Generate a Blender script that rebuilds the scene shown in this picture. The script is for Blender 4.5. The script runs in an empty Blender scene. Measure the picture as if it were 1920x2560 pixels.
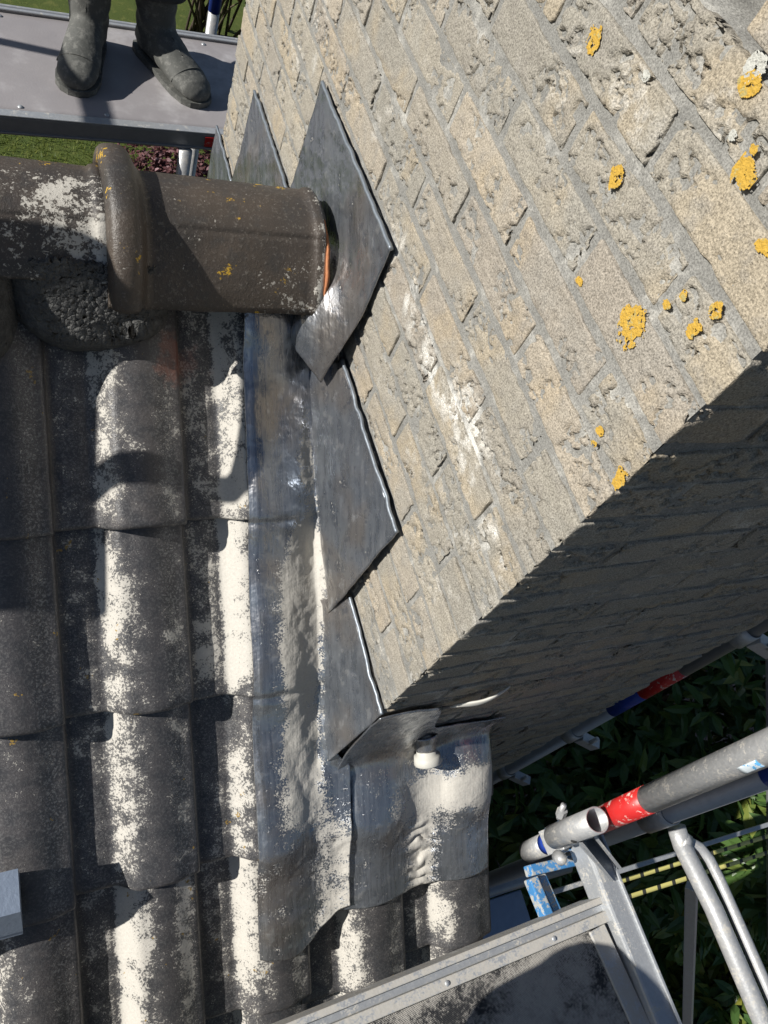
import bpy, bmesh, math, random
import numpy as np
from mathutils import Vector, Matrix

random.seed(7); RNG = np.random.default_rng(7)
scene = bpy.context.scene
COL = scene.collection

# ------------------------------------------------------------------ camera
AX = np.array([0.9061, -0.0712, 0.4171]); AY = np.array([-0.2713, -0.8547, 0.4426]); AZ = np.array([0.3257, -0.5140, -0.7936])
cam = bpy.data.cameras.new('camera'); camo = bpy.data.objects.new('camera', cam); COL.objects.link(camo)
right = Vector((AX[0], AY[0], AZ[0])); down = Vector((AX[1], AY[1], AZ[1])); fwd = Vector((AX[2], AY[2], AZ[2]))
fwd.normalize(); right = (right - fwd * right.dot(fwd)).normalized(); up = right.cross(fwd)
camo.matrix_world = Matrix(((right.x, up.x, -fwd.x, 0), (right.y, up.y, -fwd.y, 0), (right.z, up.z, -fwd.z, 0), (0, 0, 0, 1)))
cam.sensor_fit = 'VERTICAL'; cam.sensor_height = 36.0; cam.sensor_width = 27.0; cam.lens = 27.03
cam.clip_start = 0.02; cam.clip_end = 600
scene.camera = camo

# ------------------------------------------------------------------ sky, sun, exposure
SUN = Vector((-1.6, 0.15, 1.0)).normalized()
w = bpy.data.worlds.new('World'); scene.world = w; w.use_nodes = True
wn = w.node_tree; wn.nodes.clear()
sky = wn.nodes.new('ShaderNodeTexSky'); sky.sky_type = 'NISHITA'; sky.sun_disc = False
sky.sun_elevation = math.asin(SUN.z); sky.sun_rotation = math.atan2(SUN.x, SUN.y)
sky.air_density = 1.0; sky.dust_density = 0.6; sky.ozone_density = 1.2
bg = wn.nodes.new('ShaderNodeBackground'); bg.inputs['Strength'].default_value = 0.05
wo = wn.nodes.new('ShaderNodeOutputWorld')
wn.links.new(sky.outputs[0], bg.inputs[0]); wn.links.new(bg.outputs[0], wo.inputs[0])
sl = bpy.data.lights.new('sun', 'SUN'); sl.energy = 5.0; sl.angle = math.radians(0.53); sl.color = (1.0, 0.96, 0.895)
so = bpy.data.objects.new('sun', sl); COL.objects.link(so); so.rotation_euler = SUN.to_track_quat('Z', 'Y').to_euler()
vs = scene.view_settings; vs.view_transform = 'Standard'; vs.look = 'None'; vs.exposure = 0.20; vs.gamma = 1.0; vs.use_curve_mapping = False
scene.render.engine = 'CYCLES'
cy = scene.cycles; cy.max_bounces = 5; cy.diffuse_bounces = 3; cy.glossy_bounces = 3; cy.transmission_bounces = 3; cy.caustics_reflective = False; cy.caustics_refractive = False

GZ = -6.5          # ground level below the camera

# ------------------------------------------------------------------ noise
def _hash(i, j, k, s):
    h = (i * 374761393 + j * 668265263 + k * 2147483647 + s * 974634527) & 0xffffffff
    h = ((h ^ (h >> 13)) * 1274126177) & 0xffffffff
    h = ((h ^ (h >> 16)) * 2246822519) & 0xffffffff
    return ((h ^ (h >> 15)) & 0xffffff) / float(0xffffff)
def vnoise(P, s=0):
    P = np.asarray(P, float); F = np.floor(P); I = F.astype(np.int64); t = P - F; t = t * t * (3 - 2 * t)
    r = 0
    for a in (0, 1):
        for b in (0, 1):
            for c in (0, 1):
                wgt = (t[..., 0] if a else 1 - t[..., 0]) * (t[..., 1] if b else 1 - t[..., 1]) * (t[..., 2] if c else 1 - t[..., 2])
                r = r + wgt * _hash(I[..., 0] + a, I[..., 1] + b, I[..., 2] + c, s)
    return r
def fbm(P, o=3, s=0):
    P = np.asarray(P, float); r = 0; a = 0.5; n = 0
    for k in range(o):
        r = r + a * vnoise(P * 2 ** k + 17.3 * k, s + k); n += a; a *= 0.5
    return r / n
def sst(a, b, x): t = np.clip((x - a) / (b - a), 0, 1); return t * t * (3 - 2 * t)

# ------------------------------------------------------------------ object helpers
WOFF = {}
def thing(name, label, cat, loc=(0, 0, 0), group=None):
    o = bpy.data.objects.new(name, None); COL.objects.link(o); o.empty_display_size = 0.1
    o.location = loc; o['label'] = label; o['category'] = cat
    if group: o['group'] = group
    WOFF[o.name] = np.array(loc, float); return o
def tag(o, label=None, cat=None, group=None, kind=None):
    if label: o['label'] = label
    if cat: o['category'] = cat
    if group: o['group'] = group
    if kind: o['kind'] = kind
    return o
def woff(p): return WOFF[p.name] if p is not None else np.zeros(3)
def mk(name, V, F, mat, parent=None, smooth=True, attrs=None, loc=None):
    V = np.asarray(V, float)
    off = woff(parent)
    base = np.array(loc, float) if (loc is not None and parent is None) else off
    me = bpy.data.meshes.new(name)
    me.from_pydata((V - base).tolist(), [], F if isinstance(F, list) else F.tolist())
    if smooth: me.polygons.foreach_set('use_smooth', [True] * len(me.polygons))
    if attrs:
        for k, a in attrs.items():
            at = me.attributes.new(k, 'FLOAT', 'POINT'); at.data.foreach_set('value', np.asarray(a, float).ravel())
    me.update()
    o = bpy.data.objects.new(name, me); COL.objects.link(o)
    if mat: me.materials.append(M[mat] if isinstance(mat, str) else mat)
    if parent is not None: o.parent = parent
    elif loc is not None: o.location = loc
    WOFF[o.name] = base; return o
def gridF(nu, nv, off=0, flip=False):
    i = np.arange(nu - 1)[:, None]; j = np.arange(nv - 1)[None, :]
    a = off + i * nv + j; q = np.stack([a, a + nv, a + nv + 1, a + 1], -1).reshape(-1, 4)
    return q[:, ::-1] if flip else q
def gridN(P):
    du = np.gradient(P, axis=0); dv = np.gradient(P, axis=1); n = np.cross(du, dv)
    return n / (np.linalg.norm(n, axis=-1, keepdims=True) + 1e-12)
def sheet(name, P, mat, parent, thick=0.003, attrs=None, smooth=True, flip=False, loc=None):
    """a solid sheet from a grid of points; thickness is added behind the grid's normal"""
    nu, nv = P.shape[:2]; n = gridN(P) * (-1 if flip else 1); B = P - n * thick
    V = np.concatenate([P.reshape(-1, 3), B.reshape(-1, 3)]); N = nu * nv
    F = [gridF(nu, nv, 0, flip), gridF(nu, nv, N, not flip)]
    bd = [(i * nv) for i in range(nu)] + [(nu - 1) * nv + j for j in range(1, nv)] + [i * nv + nv - 1 for i in range(nu - 2, -1, -1)] + [j for j in range(nv - 2, 0, -1)]
    bd = np.array(bd); b2 = np.roll(bd, -1)
    s = np.stack([bd, bd + N, b2 + N, b2], -1)
    F.append(s[:, ::-1] if flip else s)
    A = {k: np.concatenate([np.ravel(v), np.ravel(v)]) for k, v in (attrs or {}).items()}
    return mk(name, V, np.concatenate(F), mat, parent, smooth, A, loc)
def frame_of(d):
    d = np.array(d, float); d /= np.linalg.norm(d); h = np.array([0, 0, 1.]) if abs(d[2]) < 0.9 else np.array([1., 0, 0])
    a = np.cross(d, h); a /= np.linalg.norm(a); return a, np.cross(d, a), d
def tubeVF(pts, r, seg=16, hollow=0.0, closed=False):
    pts = np.array(pts, float); n = len(pts); r = np.broadcast_to(np.asarray(r, float), (n,))
    T = np.gradient(pts, axis=0); T /= np.linalg.norm(T, axis=1, keepdims=True)
    a, b, _ = frame_of(T[0]); ang = np.linspace(0, 2 * np.pi, seg, endpoint=False)
    rings = []
    for i in range(n):
        a = a - T[i] * (a @ T[i]); a /= np.linalg.norm(a); b = np.cross(T[i], a)
        rings.append(pts[i] + r[i] * (np.cos(ang)[:, None] * a + np.sin(ang)[:, None] * b))
    def skin(R, off, flip):
        q = []
        for i in range(len(R) - 1):
            for j in range(seg):
                k = (j + 1) % seg; f = [off + i * seg + j, off + i * seg + k, off + (i + 1) * seg + k, off + (i + 1) * seg + j]
                q.append(f[::-1] if flip else f)
        return q
    V = np.concatenate(rings); F = skin(rings, 0, False)
    if hollow > 0:
        inn = [pts[i] + (rings[i] - pts[i]) * (1 - hollow) for i in range(n)]; off = len(V)
        V = np.concatenate([V] + inn); F += skin(inn, off, True)
        for j in range(seg):
            k = (j + 1) % seg; F.append([j, off + j, off + k, k]); e = (n - 1) * seg
            F.append([e + j, e + k, off + e + k, off + e + j])
    else:
        F.append(list(range(seg))[::-1]); e = (n - 1) * seg; F.append(list(range(e, e + seg)))
    return V, F
def tube(name, pts, r, mat, parent=None, seg=16, hollow=0.0, loc=None):
    V, F = tubeVF(pts, r, seg, hollow); return mk(name, V, F, mat, parent, True, None, loc)
def bar(name, p0, p1, wdt, hgt, mat, parent=None, upv=(0, 0, 1), bev=0.002, loc=None):
    """a box-section bar from p0 to p1, wdt across, hgt along upv"""
    p0 = np.array(p0, float); p1 = np.array(p1, float); d = p1 - p0; L = np.linalg.norm(d); d /= L
    u = np.array(upv, float); u -= d * (u @ d); u /= np.linalg.norm(u); s = np.cross(d, u)
    bm = bmesh.new(); bmesh.ops.create_cube(bm, size=1.0)
    for v in bm.verts: v.co = Vector((v.co.x * L, v.co.y * wdt, v.co.z * hgt))
    if bev > 0: bmesh.ops.bevel(bm, geom=list(bm.edges), offset=min(bev, wdt * .3, hgt * .3), segments=2, affect='EDGES', profile=0.5)
    V = np.array([v.co[:] for v in bm.verts]); bm.verts.index_update(); F = [[v.index for v in f.verts] for f in bm.faces]; bm.free()
    Wd = (p0 + p1) / 2 + V[:, :1] * d + V[:, 1:2] * s + V[:, 2:3] * u
    o = mk(name, Wd, F, mat, parent, False, None, loc); return o
def join_vf(parts):
    V = []; F = []; o = 0
    for v, f in parts:
        V.append(np.asarray(v, float)); F += [[i + o for i in (q if isinstance(q, list) else list(q))] for q in f]; o += len(v)
    return np.concatenate(V), F

# ------------------------------------------------------------------ materials
M = {}
class NT:
    def __init__(s, name):
        s.m = bpy.data.materials.new(name); s.m.use_nodes = True; s.t = s.m.node_tree; s.t.nodes.clear()
        s.out = s.t.nodes.new('ShaderNodeOutputMaterial'); s.b = s.t.nodes.new('ShaderNodeBsdfPrincipled')
        s.t.links.new(s.b.outputs[0], s.out.inputs[0]); M[name] = s.m
    def n(s, ty, **k):
        x = s.t.nodes.new(ty)
        for a, v in k.items(): setattr(x, a, v)
        return x
    def L(s, a, b): s.t.links.new(a, b)
    def put(s, sock, v):
        if hasattr(v, 'node'): s.L(v, sock)
        elif isinstance(v, (tuple, list)) and len(v) == 3 and sock.type == 'RGBA': sock.default_value = (*v, 1)
        else: sock.default_value = v
    def set(s, **k):
        for a, v in k.items(): s.put(s.b.inputs[{'color': 'Base Color', 'rough': 'Roughness', 'metal': 'Metallic', 'normal': 'Normal', 'spec': 'Specular IOR Level', 'trans': 'Transmission Weight', 'coat': 'Coat Weight'}[a]], v)
    def pos(s): return s.n('ShaderNodeNewGeometry').outputs['Position']
    def obj(s): return s.n('ShaderNodeTexCoord').outputs['Object']
    def rnd(s): return s.n('ShaderNodeObjectInfo').outputs['Random']
    def attr(s, k): return s.n('ShaderNodeAttribute', attribute_name=k).outputs['Fac']
    def map(s, v, sc=(1, 1, 1), rot=(0, 0, 0)):
        m = s.n('ShaderNodeMapping'); s.L(v, m.inputs[0]); m.inputs['Scale'].default_value = sc; m.inputs['Rotation'].default_value = rot; return m.outputs[0]
    def noise(s, v, sc, det=4, rough=0.55, dist=0.0):
        m = s.n('ShaderNodeTexNoise'); s.L(v, m.inputs['Vector']); m.inputs['Scale'].default_value = sc; m.inputs['Detail'].default_value = det
        m.inputs['Roughness'].default_value = rough; m.inputs['Distortion'].default_value = dist; return m.outputs['Fac']
    def vor(s, v, sc, feat='F1', out='Distance'):
        m = s.n('ShaderNodeTexVoronoi', feature=feat); s.L(v, m.inputs['Vector']); m.inputs['Scale'].default_value = sc; return m.outputs[out]
    def ramp(s, f, st):
        r = s.n('ShaderNodeValToRGB'); e = r.color_ramp.elements
        while len(e) < len(st): e.new(0.5)
        for i, (p, c) in enumerate(st): e[i].position = p; e[i].color = (c, c, c, 1) if isinstance(c, (int, float)) else (*c, 1)
        s.L(f, r.inputs[0]); return r.outputs[0]
    def mix(s, f, a, b, mode='MIX'):
        m = s.n('ShaderNodeMix', data_type='RGBA', blend_type=mode); s.put(m.inputs[0], f); s.put(m.inputs[6], a); s.put(m.inputs[7], b); return m.outputs[2]
    def math(s, op, a, b=0.0, c=0.0):
        m = s.n('ShaderNodeMath', operation=op); s.put(m.inputs[0], a); s.put(m.inputs[1], b)
        if op in ('SMOOTHSTEP', 'MULTIPLY_ADD', 'COMPARE'): s.put(m.inputs[2], c)
        return m.outputs[0]
    def step(s, x, lo, hi):
        m = s.n('ShaderNodeMapRange', interpolation_type='SMOOTHSTEP'); s.put(m.inputs[0], x); m.inputs[1].default_value = lo; m.inputs[2].default_value = hi; return m.outputs[0]
    def bump(s, h, st, dist=0.01, prev=None):
        b = s.n('ShaderNodeBump'); b.inputs['Strength'].default_value = st; b.inputs['Distance'].default_value = dist; s.L(h, b.inputs['Height'])
        if prev is not None: s.L(prev, b.inputs['Normal'])
        return b.outputs[0]

def dust_mask(t, p, dens, fine=260.0, soft=0.05):
    """dust where a mixed noise is below the density"""
    n1 = t.noise(p, 28, 5, 0.65); n2 = t.noise(p, fine, 4, 0.7)
    n = t.math('ADD', t.math('MULTIPLY', n1, 0.62), t.math('MULTIPLY', n2, 0.38))
    d = t.math('SUBTRACT', t.math('MULTIPLY_ADD', dens, 0.42, 0.30), n)
    return t.step(d, -soft * 0.5, soft * 0.5)
DUST = (0.52, 0.495, 0.445)

def build_materials():
    # brick -------------------------------------------------
    t = NT('brick'); p = t.pos(); r = t.rnd()
    base = t.ramp(r, [(0, (.305, .283, .240)), (.2, (.365, .335, .278)), (.4, (.280, .266, .232)), (.6, (.385, .340, .275)), (.8, (.315, .296, .256)), (1, (.345, .306, .255))])
    mid = t.noise(p, 48, 3, .65); fine = t.noise(p, 480, 2, .75)
    c = t.mix(t.attr('warm'), base, (.45, .36, .235))
    c = t.mix(t.math('MULTIPLY', t.step(mid, .48, .66), .45), c, (.27, .25, .22))
    c = t.mix(t.attr('smear'), c, t.mix(mid, (.25, .245, .225), (.38, .37, .335)))
    c = t.mix(t.math('MULTIPLY', t.attr('white'), t.step(mid, .40, .60)), c, (.62, .60, .55))
    c = t.mix(1.0, c, t.ramp(fine, [(.28, .45), (.5, 1.0), (.72, 1.5)]), 'MULTIPLY')
    h = t.math('ADD', t.math('MULTIPLY', fine, .30), mid)
    t.set(color=c, rough=.92, spec=.15, normal=t.bump(h, .8, .006))
    # mortar ------------------------------------------------
    t = NT('mortar'); p = t.pos(); mid = t.noise(p, 26, 4, .65); fine = t.noise(p, 520, 2, .7)
    c = t.ramp(mid, [(.30, (.205, .203, .19)), (.55, (.27, .266, .248)), (.72, (.45, .44, .405))])
    c = t.mix(t.math('MULTIPLY', t.attr('white'), t.step(mid, .36, .56)), c, (.66, .65, .61))
    c = t.mix(1.0, c, t.ramp(fine, [(.28, .55), (.5, 1.0), (.72, 1.4)]), 'MULTIPLY')
    t.set(color=c, rough=.95, spec=.12, normal=t.bump(t.math('ADD', t.math('MULTIPLY', fine, .3), mid), .6, .006))
    t = NT('rough_mortar'); p = t.pos(); n = t.noise(p, 70, 4, .65)
    c = t.ramp(n, [(.3, (.075, .075, .075)), (.6, (.125, .125, .122)), (.82, (.24, .235, .22))])
    t.set(color=c, rough=.9, spec=.25, normal=t.bump(t.noise(p, 190, 3, .6), 1.0, .007))
    # roof tile ---------------------------------------------
    def dusty(t, p, dens, fine=230.0, soft=.065):
        lo = t.noise(p, 6.5, 2, .6); n1 = t.noise(p, 30, 3, .65); n2 = t.noise(p, fine, 3, .75)
        n = t.math('ADD', t.math('MULTIPLY', n1, .42), t.math('MULTIPLY', n2, .58))
        dd = t.math('MULTIPLY', dens, t.math('MULTIPLY_ADD', lo, 2.4, -.2))
        d = t.math('SUBTRACT', t.math('MULTIPLY_ADD', dd, .34, .34), n)
        return t.step(d, -soft * .5, soft * .5), lo, n1, n2
    t = NT('tile'); p = t.pos(); r = t.rnd(); oc = t.n('ShaderNodeObjectInfo').outputs['Color']; at = t.math('MULTIPLY', t.attr('dust'), oc)
    dm, lo, n1, n2 = dusty(t, p, at)
    base = t.ramp(r, [(0, (.064, .062, .066)), (.4, (.084, .079, .081)), (.7, (.070, .069, .074)), (1, (.092, .084, .083))])
    base = t.mix(t.math('MULTIPLY', t.step(n1, .42, .66), .7), base, (.046, .048, .053))
    film = t.math('MULTIPLY', t.step(n2, .46, .66), t.math('MULTIPLY_ADD', t.attr('film'), .50, .05))
    c = t.mix(film, base, (.37, .365, .35))
    c = t.mix(dm, c, t.mix(n2, (.42, .40, .36), (.73, .70, .635)))
    li = t.math('MULTIPLY', t.step(t.noise(p, 19, 4, .75), .665, .69), t.step(n2, .40, .5)); c = t.mix(li, c, (.36, .235, .06))
    # brick-red stain where a ridge tile was cut away
    st = t.n('ShaderNodeVectorMath', operation='DISTANCE'); t.L(p, st.inputs[0]); st.inputs[1].default_value = (.262, .885, -1.0)
    sm = t.math('MULTIPLY', t.step(t.math('ADD', st.outputs['Value'], t.math('MULTIPLY', n1, .09)), .104, .080), .42)
    c = t.mix(sm, c, (.40, .13, .07))
    h = t.math('ADD', t.math('MULTIPLY', dm, .8), t.math('MULTIPLY', n2, .6))
    t.set(color=c, rough=t.mix(dm, (.34,) * 3, (.95,) * 3), spec=.5, normal=t.bump(h, .5, .003))
    # ridge tile (brown, glazed) ----------------------------
    t = NT('ridge_tile'); p = t.pos()
    dm, lo, n1, n2 = dusty(t, p, t.attr('dust'), 150)
    base = t.mix(t.step(lo, .3, .7), (.046, .041, .038), (.086, .068, .054)); base = t.mix(t.math('MULTIPLY', t.step(n1, .5, .7), .5), base, (.05, .049, .048))
    base = t.mix(t.math('MULTIPLY', t.step(n2, .55, .68), .35), base, (.27, .25, .22))
    c = t.mix(dm, base, t.mix(n2, (.42, .40, .36), (.70, .67, .60)))
    li = t.math('MULTIPLY', t.step(t.math('ADD', t.noise(p, 17, 3, .65), t.math('MULTIPLY', n2, .35)), .835, .87), t.step(n2, .42, .52)); c = t.mix(li, c, t.mix(n2, (.40, .24, .02), (.70, .44, .05)))
    t.set(color=c, rough=t.mix(dm, (.46,) * 3, (.95,) * 3), spec=.5, normal=t.bump(t.math('ADD', n2, t.math('MULTIPLY', dm, .6)), .5, .003))
    t = NT('terracotta'); p = t.pos(); c = t.mix(t.noise(p, 60, 4), (.50, .17, .07), (.62, .28, .13)); t.set(color=c, rough=.85, normal=t.bump(t.noise(p, 200), .4, .003))
    # lead --------------------------------------------------
    t = NT('lead'); p = t.pos(); dm, lo, n1, n2 = dusty(t, p, t.attr('dust'), 260, .035)
    st = t.noise(t.map(t.map(p, (1, 1, 1), (-.663, 0, 0)), (190, 6, 60)), 1.0, 4, .7)
    c = t.mix(st, (.15, .175, .215), (.44, .465, .50)); c = t.mix(t.math('MULTIPLY', t.step(lo, .44, .66), .65), c, (.34, .30, .265))
    c = t.mix(t.math('MULTIPLY', t.step(n1, .58, .68), .45), c, (.62, .63, .64))
    c = t.mix(t.math('MULTIPLY', t.step(n1, .44, .34), .5), c, (.13, .15, .19))
    c = t.mix(t.math('MULTIPLY', t.step(n2, .64, .72), .35), c, (.62, .62, .60))
    c = t.mix(dm, c, t.mix(n2, (.45, .43, .385), (.70, .67, .61)))
    me = t.math('MULTIPLY', t.math('SUBTRACT', 1.0, dm), .80)
    ro = t.mix(dm, t.ramp(st, [(.3, .20), (.7, .38)]), (.95,) * 3)
    h = t.math('ADD', t.math('MULTIPLY', n1, 1.0), t.math('MULTIPLY', dm, .4)); h = t.math('ADD', h, t.math('MULTIPLY', st, .22)); h = t.math('ADD', h, t.math('MULTIPLY', lo, 2.0))
    t.set(color=c, metal=me, rough=ro, normal=t.bump(h, .42, .007))
    t = NT('lead_edge'); p = t.pos(); t.set(color=t.mix(t.noise(p, 60), (.20, .23, .27), (.36, .40, .44)), metal=.7, rough=.48, normal=t.bump(t.noise(p, 50), .3, .004))
    # metals ------------------------------------------------
    def metal(name, c1, c2, rough, dust=0.0, met=.75, sc=40):
        t = NT(name); p = t.pos(); c = t.mix(t.noise(p, sc, 5, .65), c1, c2)
        if dust > 0:
            dm = t.math('MULTIPLY', t.step(t.math('ADD', t.math('MULTIPLY', t.noise(p, 32, 4, .7), .6), t.math('MULTIPLY', t.noise(p, 260, 3, .75), .4)), .60 - dust * .30, .66 - dust * .25), .9)
            dm = t.math('MAXIMUM', dm, t.step(t.noise(p, 240, 3, .7), .66 - dust * .12, .70 - dust * .1)); c = t.mix(dm, c, DUST)
            t.set(metal=t.math('MULTIPLY', t.math('SUBTRACT', 1.0, dm), met), rough=t.mix(dm, (rough,) * 3, (.95,) * 3))
        else: t.set(metal=met, rough=rough)
        t.set(color=c, normal=t.bump(t.noise(p, 120, 4, .6), .25, .003))
    metal('galvanised', (.33, .34, .35), (.60, .605, .61), .42, .22, .35, 140)
    metal('galvanised_dusty', (.36, .37, .38), (.56, .57, .58), .45, .45, .6)
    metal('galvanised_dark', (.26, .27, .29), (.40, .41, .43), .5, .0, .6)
    metal('aluminium', (.40, .42, .44), (.60, .62, .64), .40, .16, .45, 90)
    metal('aluminium_dusty', (.46, .48, .50), (.62, .63, .64), .45, .62, .45, 90)
    metal('blue_steel', (.30, .36, .46), (.40, .48, .60), .42, .0, .6)
    def paint(name, c1, c2, wear=(.45, .45, .45), amt=.60, rough=.38):
        t = NT(name); p = t.pos(); c = t.mix(t.noise(p, 30, 4), c1, c2)
        wm = t.step(t.noise(p, 48, 6, .75), amt, amt + .03); c = t.mix(wm, c, wear)
        t.set(color=c, rough=t.mix(wm, (rough,) * 3, (.9,) * 3), normal=t.bump(t.noise(p, 150), .15, .002))
    paint('red_paint', (.50, .015, .018), (.62, .035, .03), (.66, .56, .50), .56)
    paint('blue_paint', (.012, .035, .30), (.03, .08, .42), (.35, .38, .42), .66)
    paint('blue_worn', (.04, .20, .48), (.10, .30, .58), (.42, .43, .42), .50)
    paint('sticker', (.55, .68, .78), (.85, .88, .88), (.10, .38, .70), .58)
    t = NT('deck_ply'); p = t.pos()
    c = t.mix(t.noise(p, 5, 6, .65), (.25, .235, .245), (.40, .38, .385)); c = t.mix(t.math('MULTIPLY', t.step(t.noise(p, 2.5, 5, .7), .5, .68), .6), c, (.56, .55, .56))
    sc = t.step(t.noise(t.map(p, (3, 24, 24)), 2.2, 6, .8), .64, .70); c = t.mix(t.math('MULTIPLY', sc, .75), c, (.50, .46, .42))
    c = t.mix(t.step(t.noise(p, 13, 5, .7), .72, .745), c, (.62, .57, .50))
    t.set(color=c, rough=t.ramp(t.noise(p, 8, 4), [(.35, .42), (.65, .7)]), spec=.4, normal=t.bump(t.noise(p, 150, 3), .15, .003))
    t = NT('deck_rubber'); p = t.pos()
    w1 = t.n('ShaderNodeTexWave'); t.L(t.map(p, (1, 1, 1), (0, 0, .785)), w1.inputs[0]); w1.inputs['Scale'].default_value = 120
    w2 = t.n('ShaderNodeTexWave'); t.L(t.map(p, (1, 1, 1), (0, 0, -.785)), w2.inputs[0]); w2.inputs['Scale'].default_value = 120
    wv = t.math('MULTIPLY', w1.outputs['Fac'], w2.outputs['Fac'])
    d = t.math('ADD', t.math('MULTIPLY', t.noise(p, 9, 6, .7), .75), t.math('MULTIPLY', t.noise(p, 260, 3, .75), .35)); d = t.math('ADD', d, t.math('MULTIPLY', wv, -.14))
    dm = t.step(d, .43, .53); c = t.mix(dm, (.022, .023, .026), t.mix(t.noise(p, 200), (.33, .315, .285), (.52, .49, .44)))
    t.set(color=c, rough=.8, normal=t.bump(wv, .6, .002))
    t = NT('tape'); p = t.pos(); w1 = t.n('ShaderNodeTexWave', wave_profile='SAW'); t.L(t.map(p, (.6, 1, 0)), w1.inputs[0]); w1.inputs['Scale'].default_value = 9
    t.set(color=t.mix(t.step(w1.outputs['Fac'], .74, .78), (.72, .66, .22), (.05, .05, .04)), rough=.55)
    t = NT('plastic'); p = t.pos(); t.set(color=t.mix(t.noise(p, 60, 4), (.52, .51, .46), (.64, .63, .58)), rough=.55)
    # lichen ------------------------------------------------
    t = NT('lichen'); p = t.pos(); c = t.mix(t.noise(p, 210, 4, .7), (.50, .29, .03), (.74, .48, .09)); c = t.mix(t.step(t.noise(p, 120, 4, .7), .56, .64), c, (.48, .40, .16))
    t.set(color=c, rough=.95, normal=t.bump(t.noise(p, 260, 4, .7), .9, .004))
    t = NT('lichen_pale'); p = t.pos(); t.set(color=t.mix(t.noise(p, 160, 4, .7), (.42, .42, .38), (.62, .62, .57)), rough=.95, normal=t.bump(t.noise(p, 260), .9, .004))
    # clothing ----------------------------------------------
    t = NT('trousers'); p = t.pos(); c = t.mix(t.noise(p, 14, 5, .65), (.032, .034, .034), (.062, .064, .062)); c = t.mix(t.step(t.noise(p, 30, 5, .7), .64, .72), c, (.17, .165, .15))
    t.set(color=c, rough=.9, normal=t.bump(t.math('ADD', t.noise(p, 22, 3), t.math('MULTIPLY', t.noise(p, 500, 2), .1)), .7, .02))
    t = NT('rubber_boot'); p = t.pos(); c = t.mix(t.noise(p, 12, 5, .65), (.060, .064, .060), (.125, .125, .115)); c = t.mix(t.step(t.noise(p, 34, 6, .75), .50, .62), c, (.165, .165, .152))
    t.set(color=c, rough=.72, normal=t.bump(t.noise(p, 60, 4), .35, .006))
    t = NT('skin'); t.set(color=(.50, .31, .22), rough=.6)
    t = NT('jacket'); p = t.pos(); t.set(color=t.mix(t.noise(p, 12), (.035, .04, .05), (.07, .075, .085)), rough=.9)
    t = NT('hair'); t.set(color=(.05, .035, .025), rough=.8)
    # ground and plants -------------------------------------
    t = NT('soil'); p = t.pos(); t.set(color=t.mix(t.noise(p, 6, 6, .7), (.035, .028, .02), (.085, .07, .05)), rough=.95, normal=t.bump(t.noise(p, 40, 5), .8, .03))
    t = NT('lawn'); p = t.pos(); c = t.mix(t.noise(p, 2.5, 5, .65), (.05, .09, .012), (.12, .15, .02)); c = t.mix(t.step(t.noise(p, 9, 4, .7), .5, .7), c, (.15, .17, .035))
    t.set(color=c, rough=.9, normal=t.bump(t.noise(p, 90, 4, .7), .9, .03))
    t = NT('paving'); p = t.pos(); b = t.n('ShaderNodeTexBrick'); t.L(t.map(p, (1, 1, 1), (0, 0, .5)), b.inputs[0]); b.inputs['Scale'].default_value = 5
    for i, cc in ((1, (.16, .11, .085)), (2, (.21, .15, .12)), (3, (.05, .045, .04))): b.inputs[i].default_value = (*cc, 1)
    t.set(color=t.mix(1.0, b.outputs[0], t.ramp(t.noise(p, 30, 4), [(.3, .6), (.7, 1.3)]), 'MULTIPLY'), rough=.9)
    t = NT('house_wall'); p = t.pos(); b = t.n('ShaderNodeTexBrick'); t.L(t.map(p, (1, 1, 1), (1.5708, 0, 1.5708)), b.inputs[0]); b.inputs['Scale'].default_value = 4.6
    for i, cc in ((1, (.25, .2, .16)), (2, (.32, .26, .2)), (3, (.3, .29, .27))): b.inputs[i].default_value = (*cc, 1)
    t.set(color=b.outputs[0], rough=.92)
    def leaf(name, c1, c2, c3, rough=.45):
        t = NT(name); p = t.pos(); rr = t.attr('rnd'); c = t.ramp(rr, [(0, c1), (.55, c2), (1, c3)])
        tr = t.n('ShaderNodeBsdfTranslucent'); t.L(c, tr.inputs[0]); t.set(color=c, rough=rough, spec=.45)
        mx = t.n('ShaderNodeMixShader'); mx.inputs[0].default_value = .25; t.L(t.b.outputs[0], mx.inputs[1]); t.L(tr.outputs[0], mx.inputs[2]); t.L(mx.outputs[0], t.out.inputs[0])
    leaf('laurel', (.05, .11, .034), (.10, .18, .045), (.24, .27, .055), .34)
    leaf('sunlit_leaf', (.08, .13, .025), (.17, .22, .035), (.34, .33, .06), .42)  # brighter, yellower leaf colour standing in for sunlight on the foliage
    leaf('plum_leaf', (.07, .022, .025), (.13, .05, .05), (.34, .20, .22), .6)
    leaf('brown_leaf', (.13, .06, .03), (.24, .13, .06), (.34, .21, .10), .7)
    leaf('grass_blade', (.06, .10, .012), (.13, .17, .02), (.22, .24, .05), .6)
    t = NT('bark'); p = t.pos(); t.set(color=t.mix(t.noise(p, 30), (.05, .035, .025), (.12, .09, .065)), rough=.95)
    t = NT('concrete'); p = t.pos(); t.set(color=t.mix(t.noise(p, 12, 5), (.26, .255, .24), (.40, .39, .36)), rough=.95, normal=t.bump(t.noise(p, 120), .5, .005))
    t = NT('black_plastic'); p = t.pos(); t.set(color=t.mix(t.noise(p, 20), (.02, .02, .021), (.05, .05, .05)), rough=.6)
    t = NT('underlay'); t.set(color=(.035, .034, .033), rough=.95)
build_materials()

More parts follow.
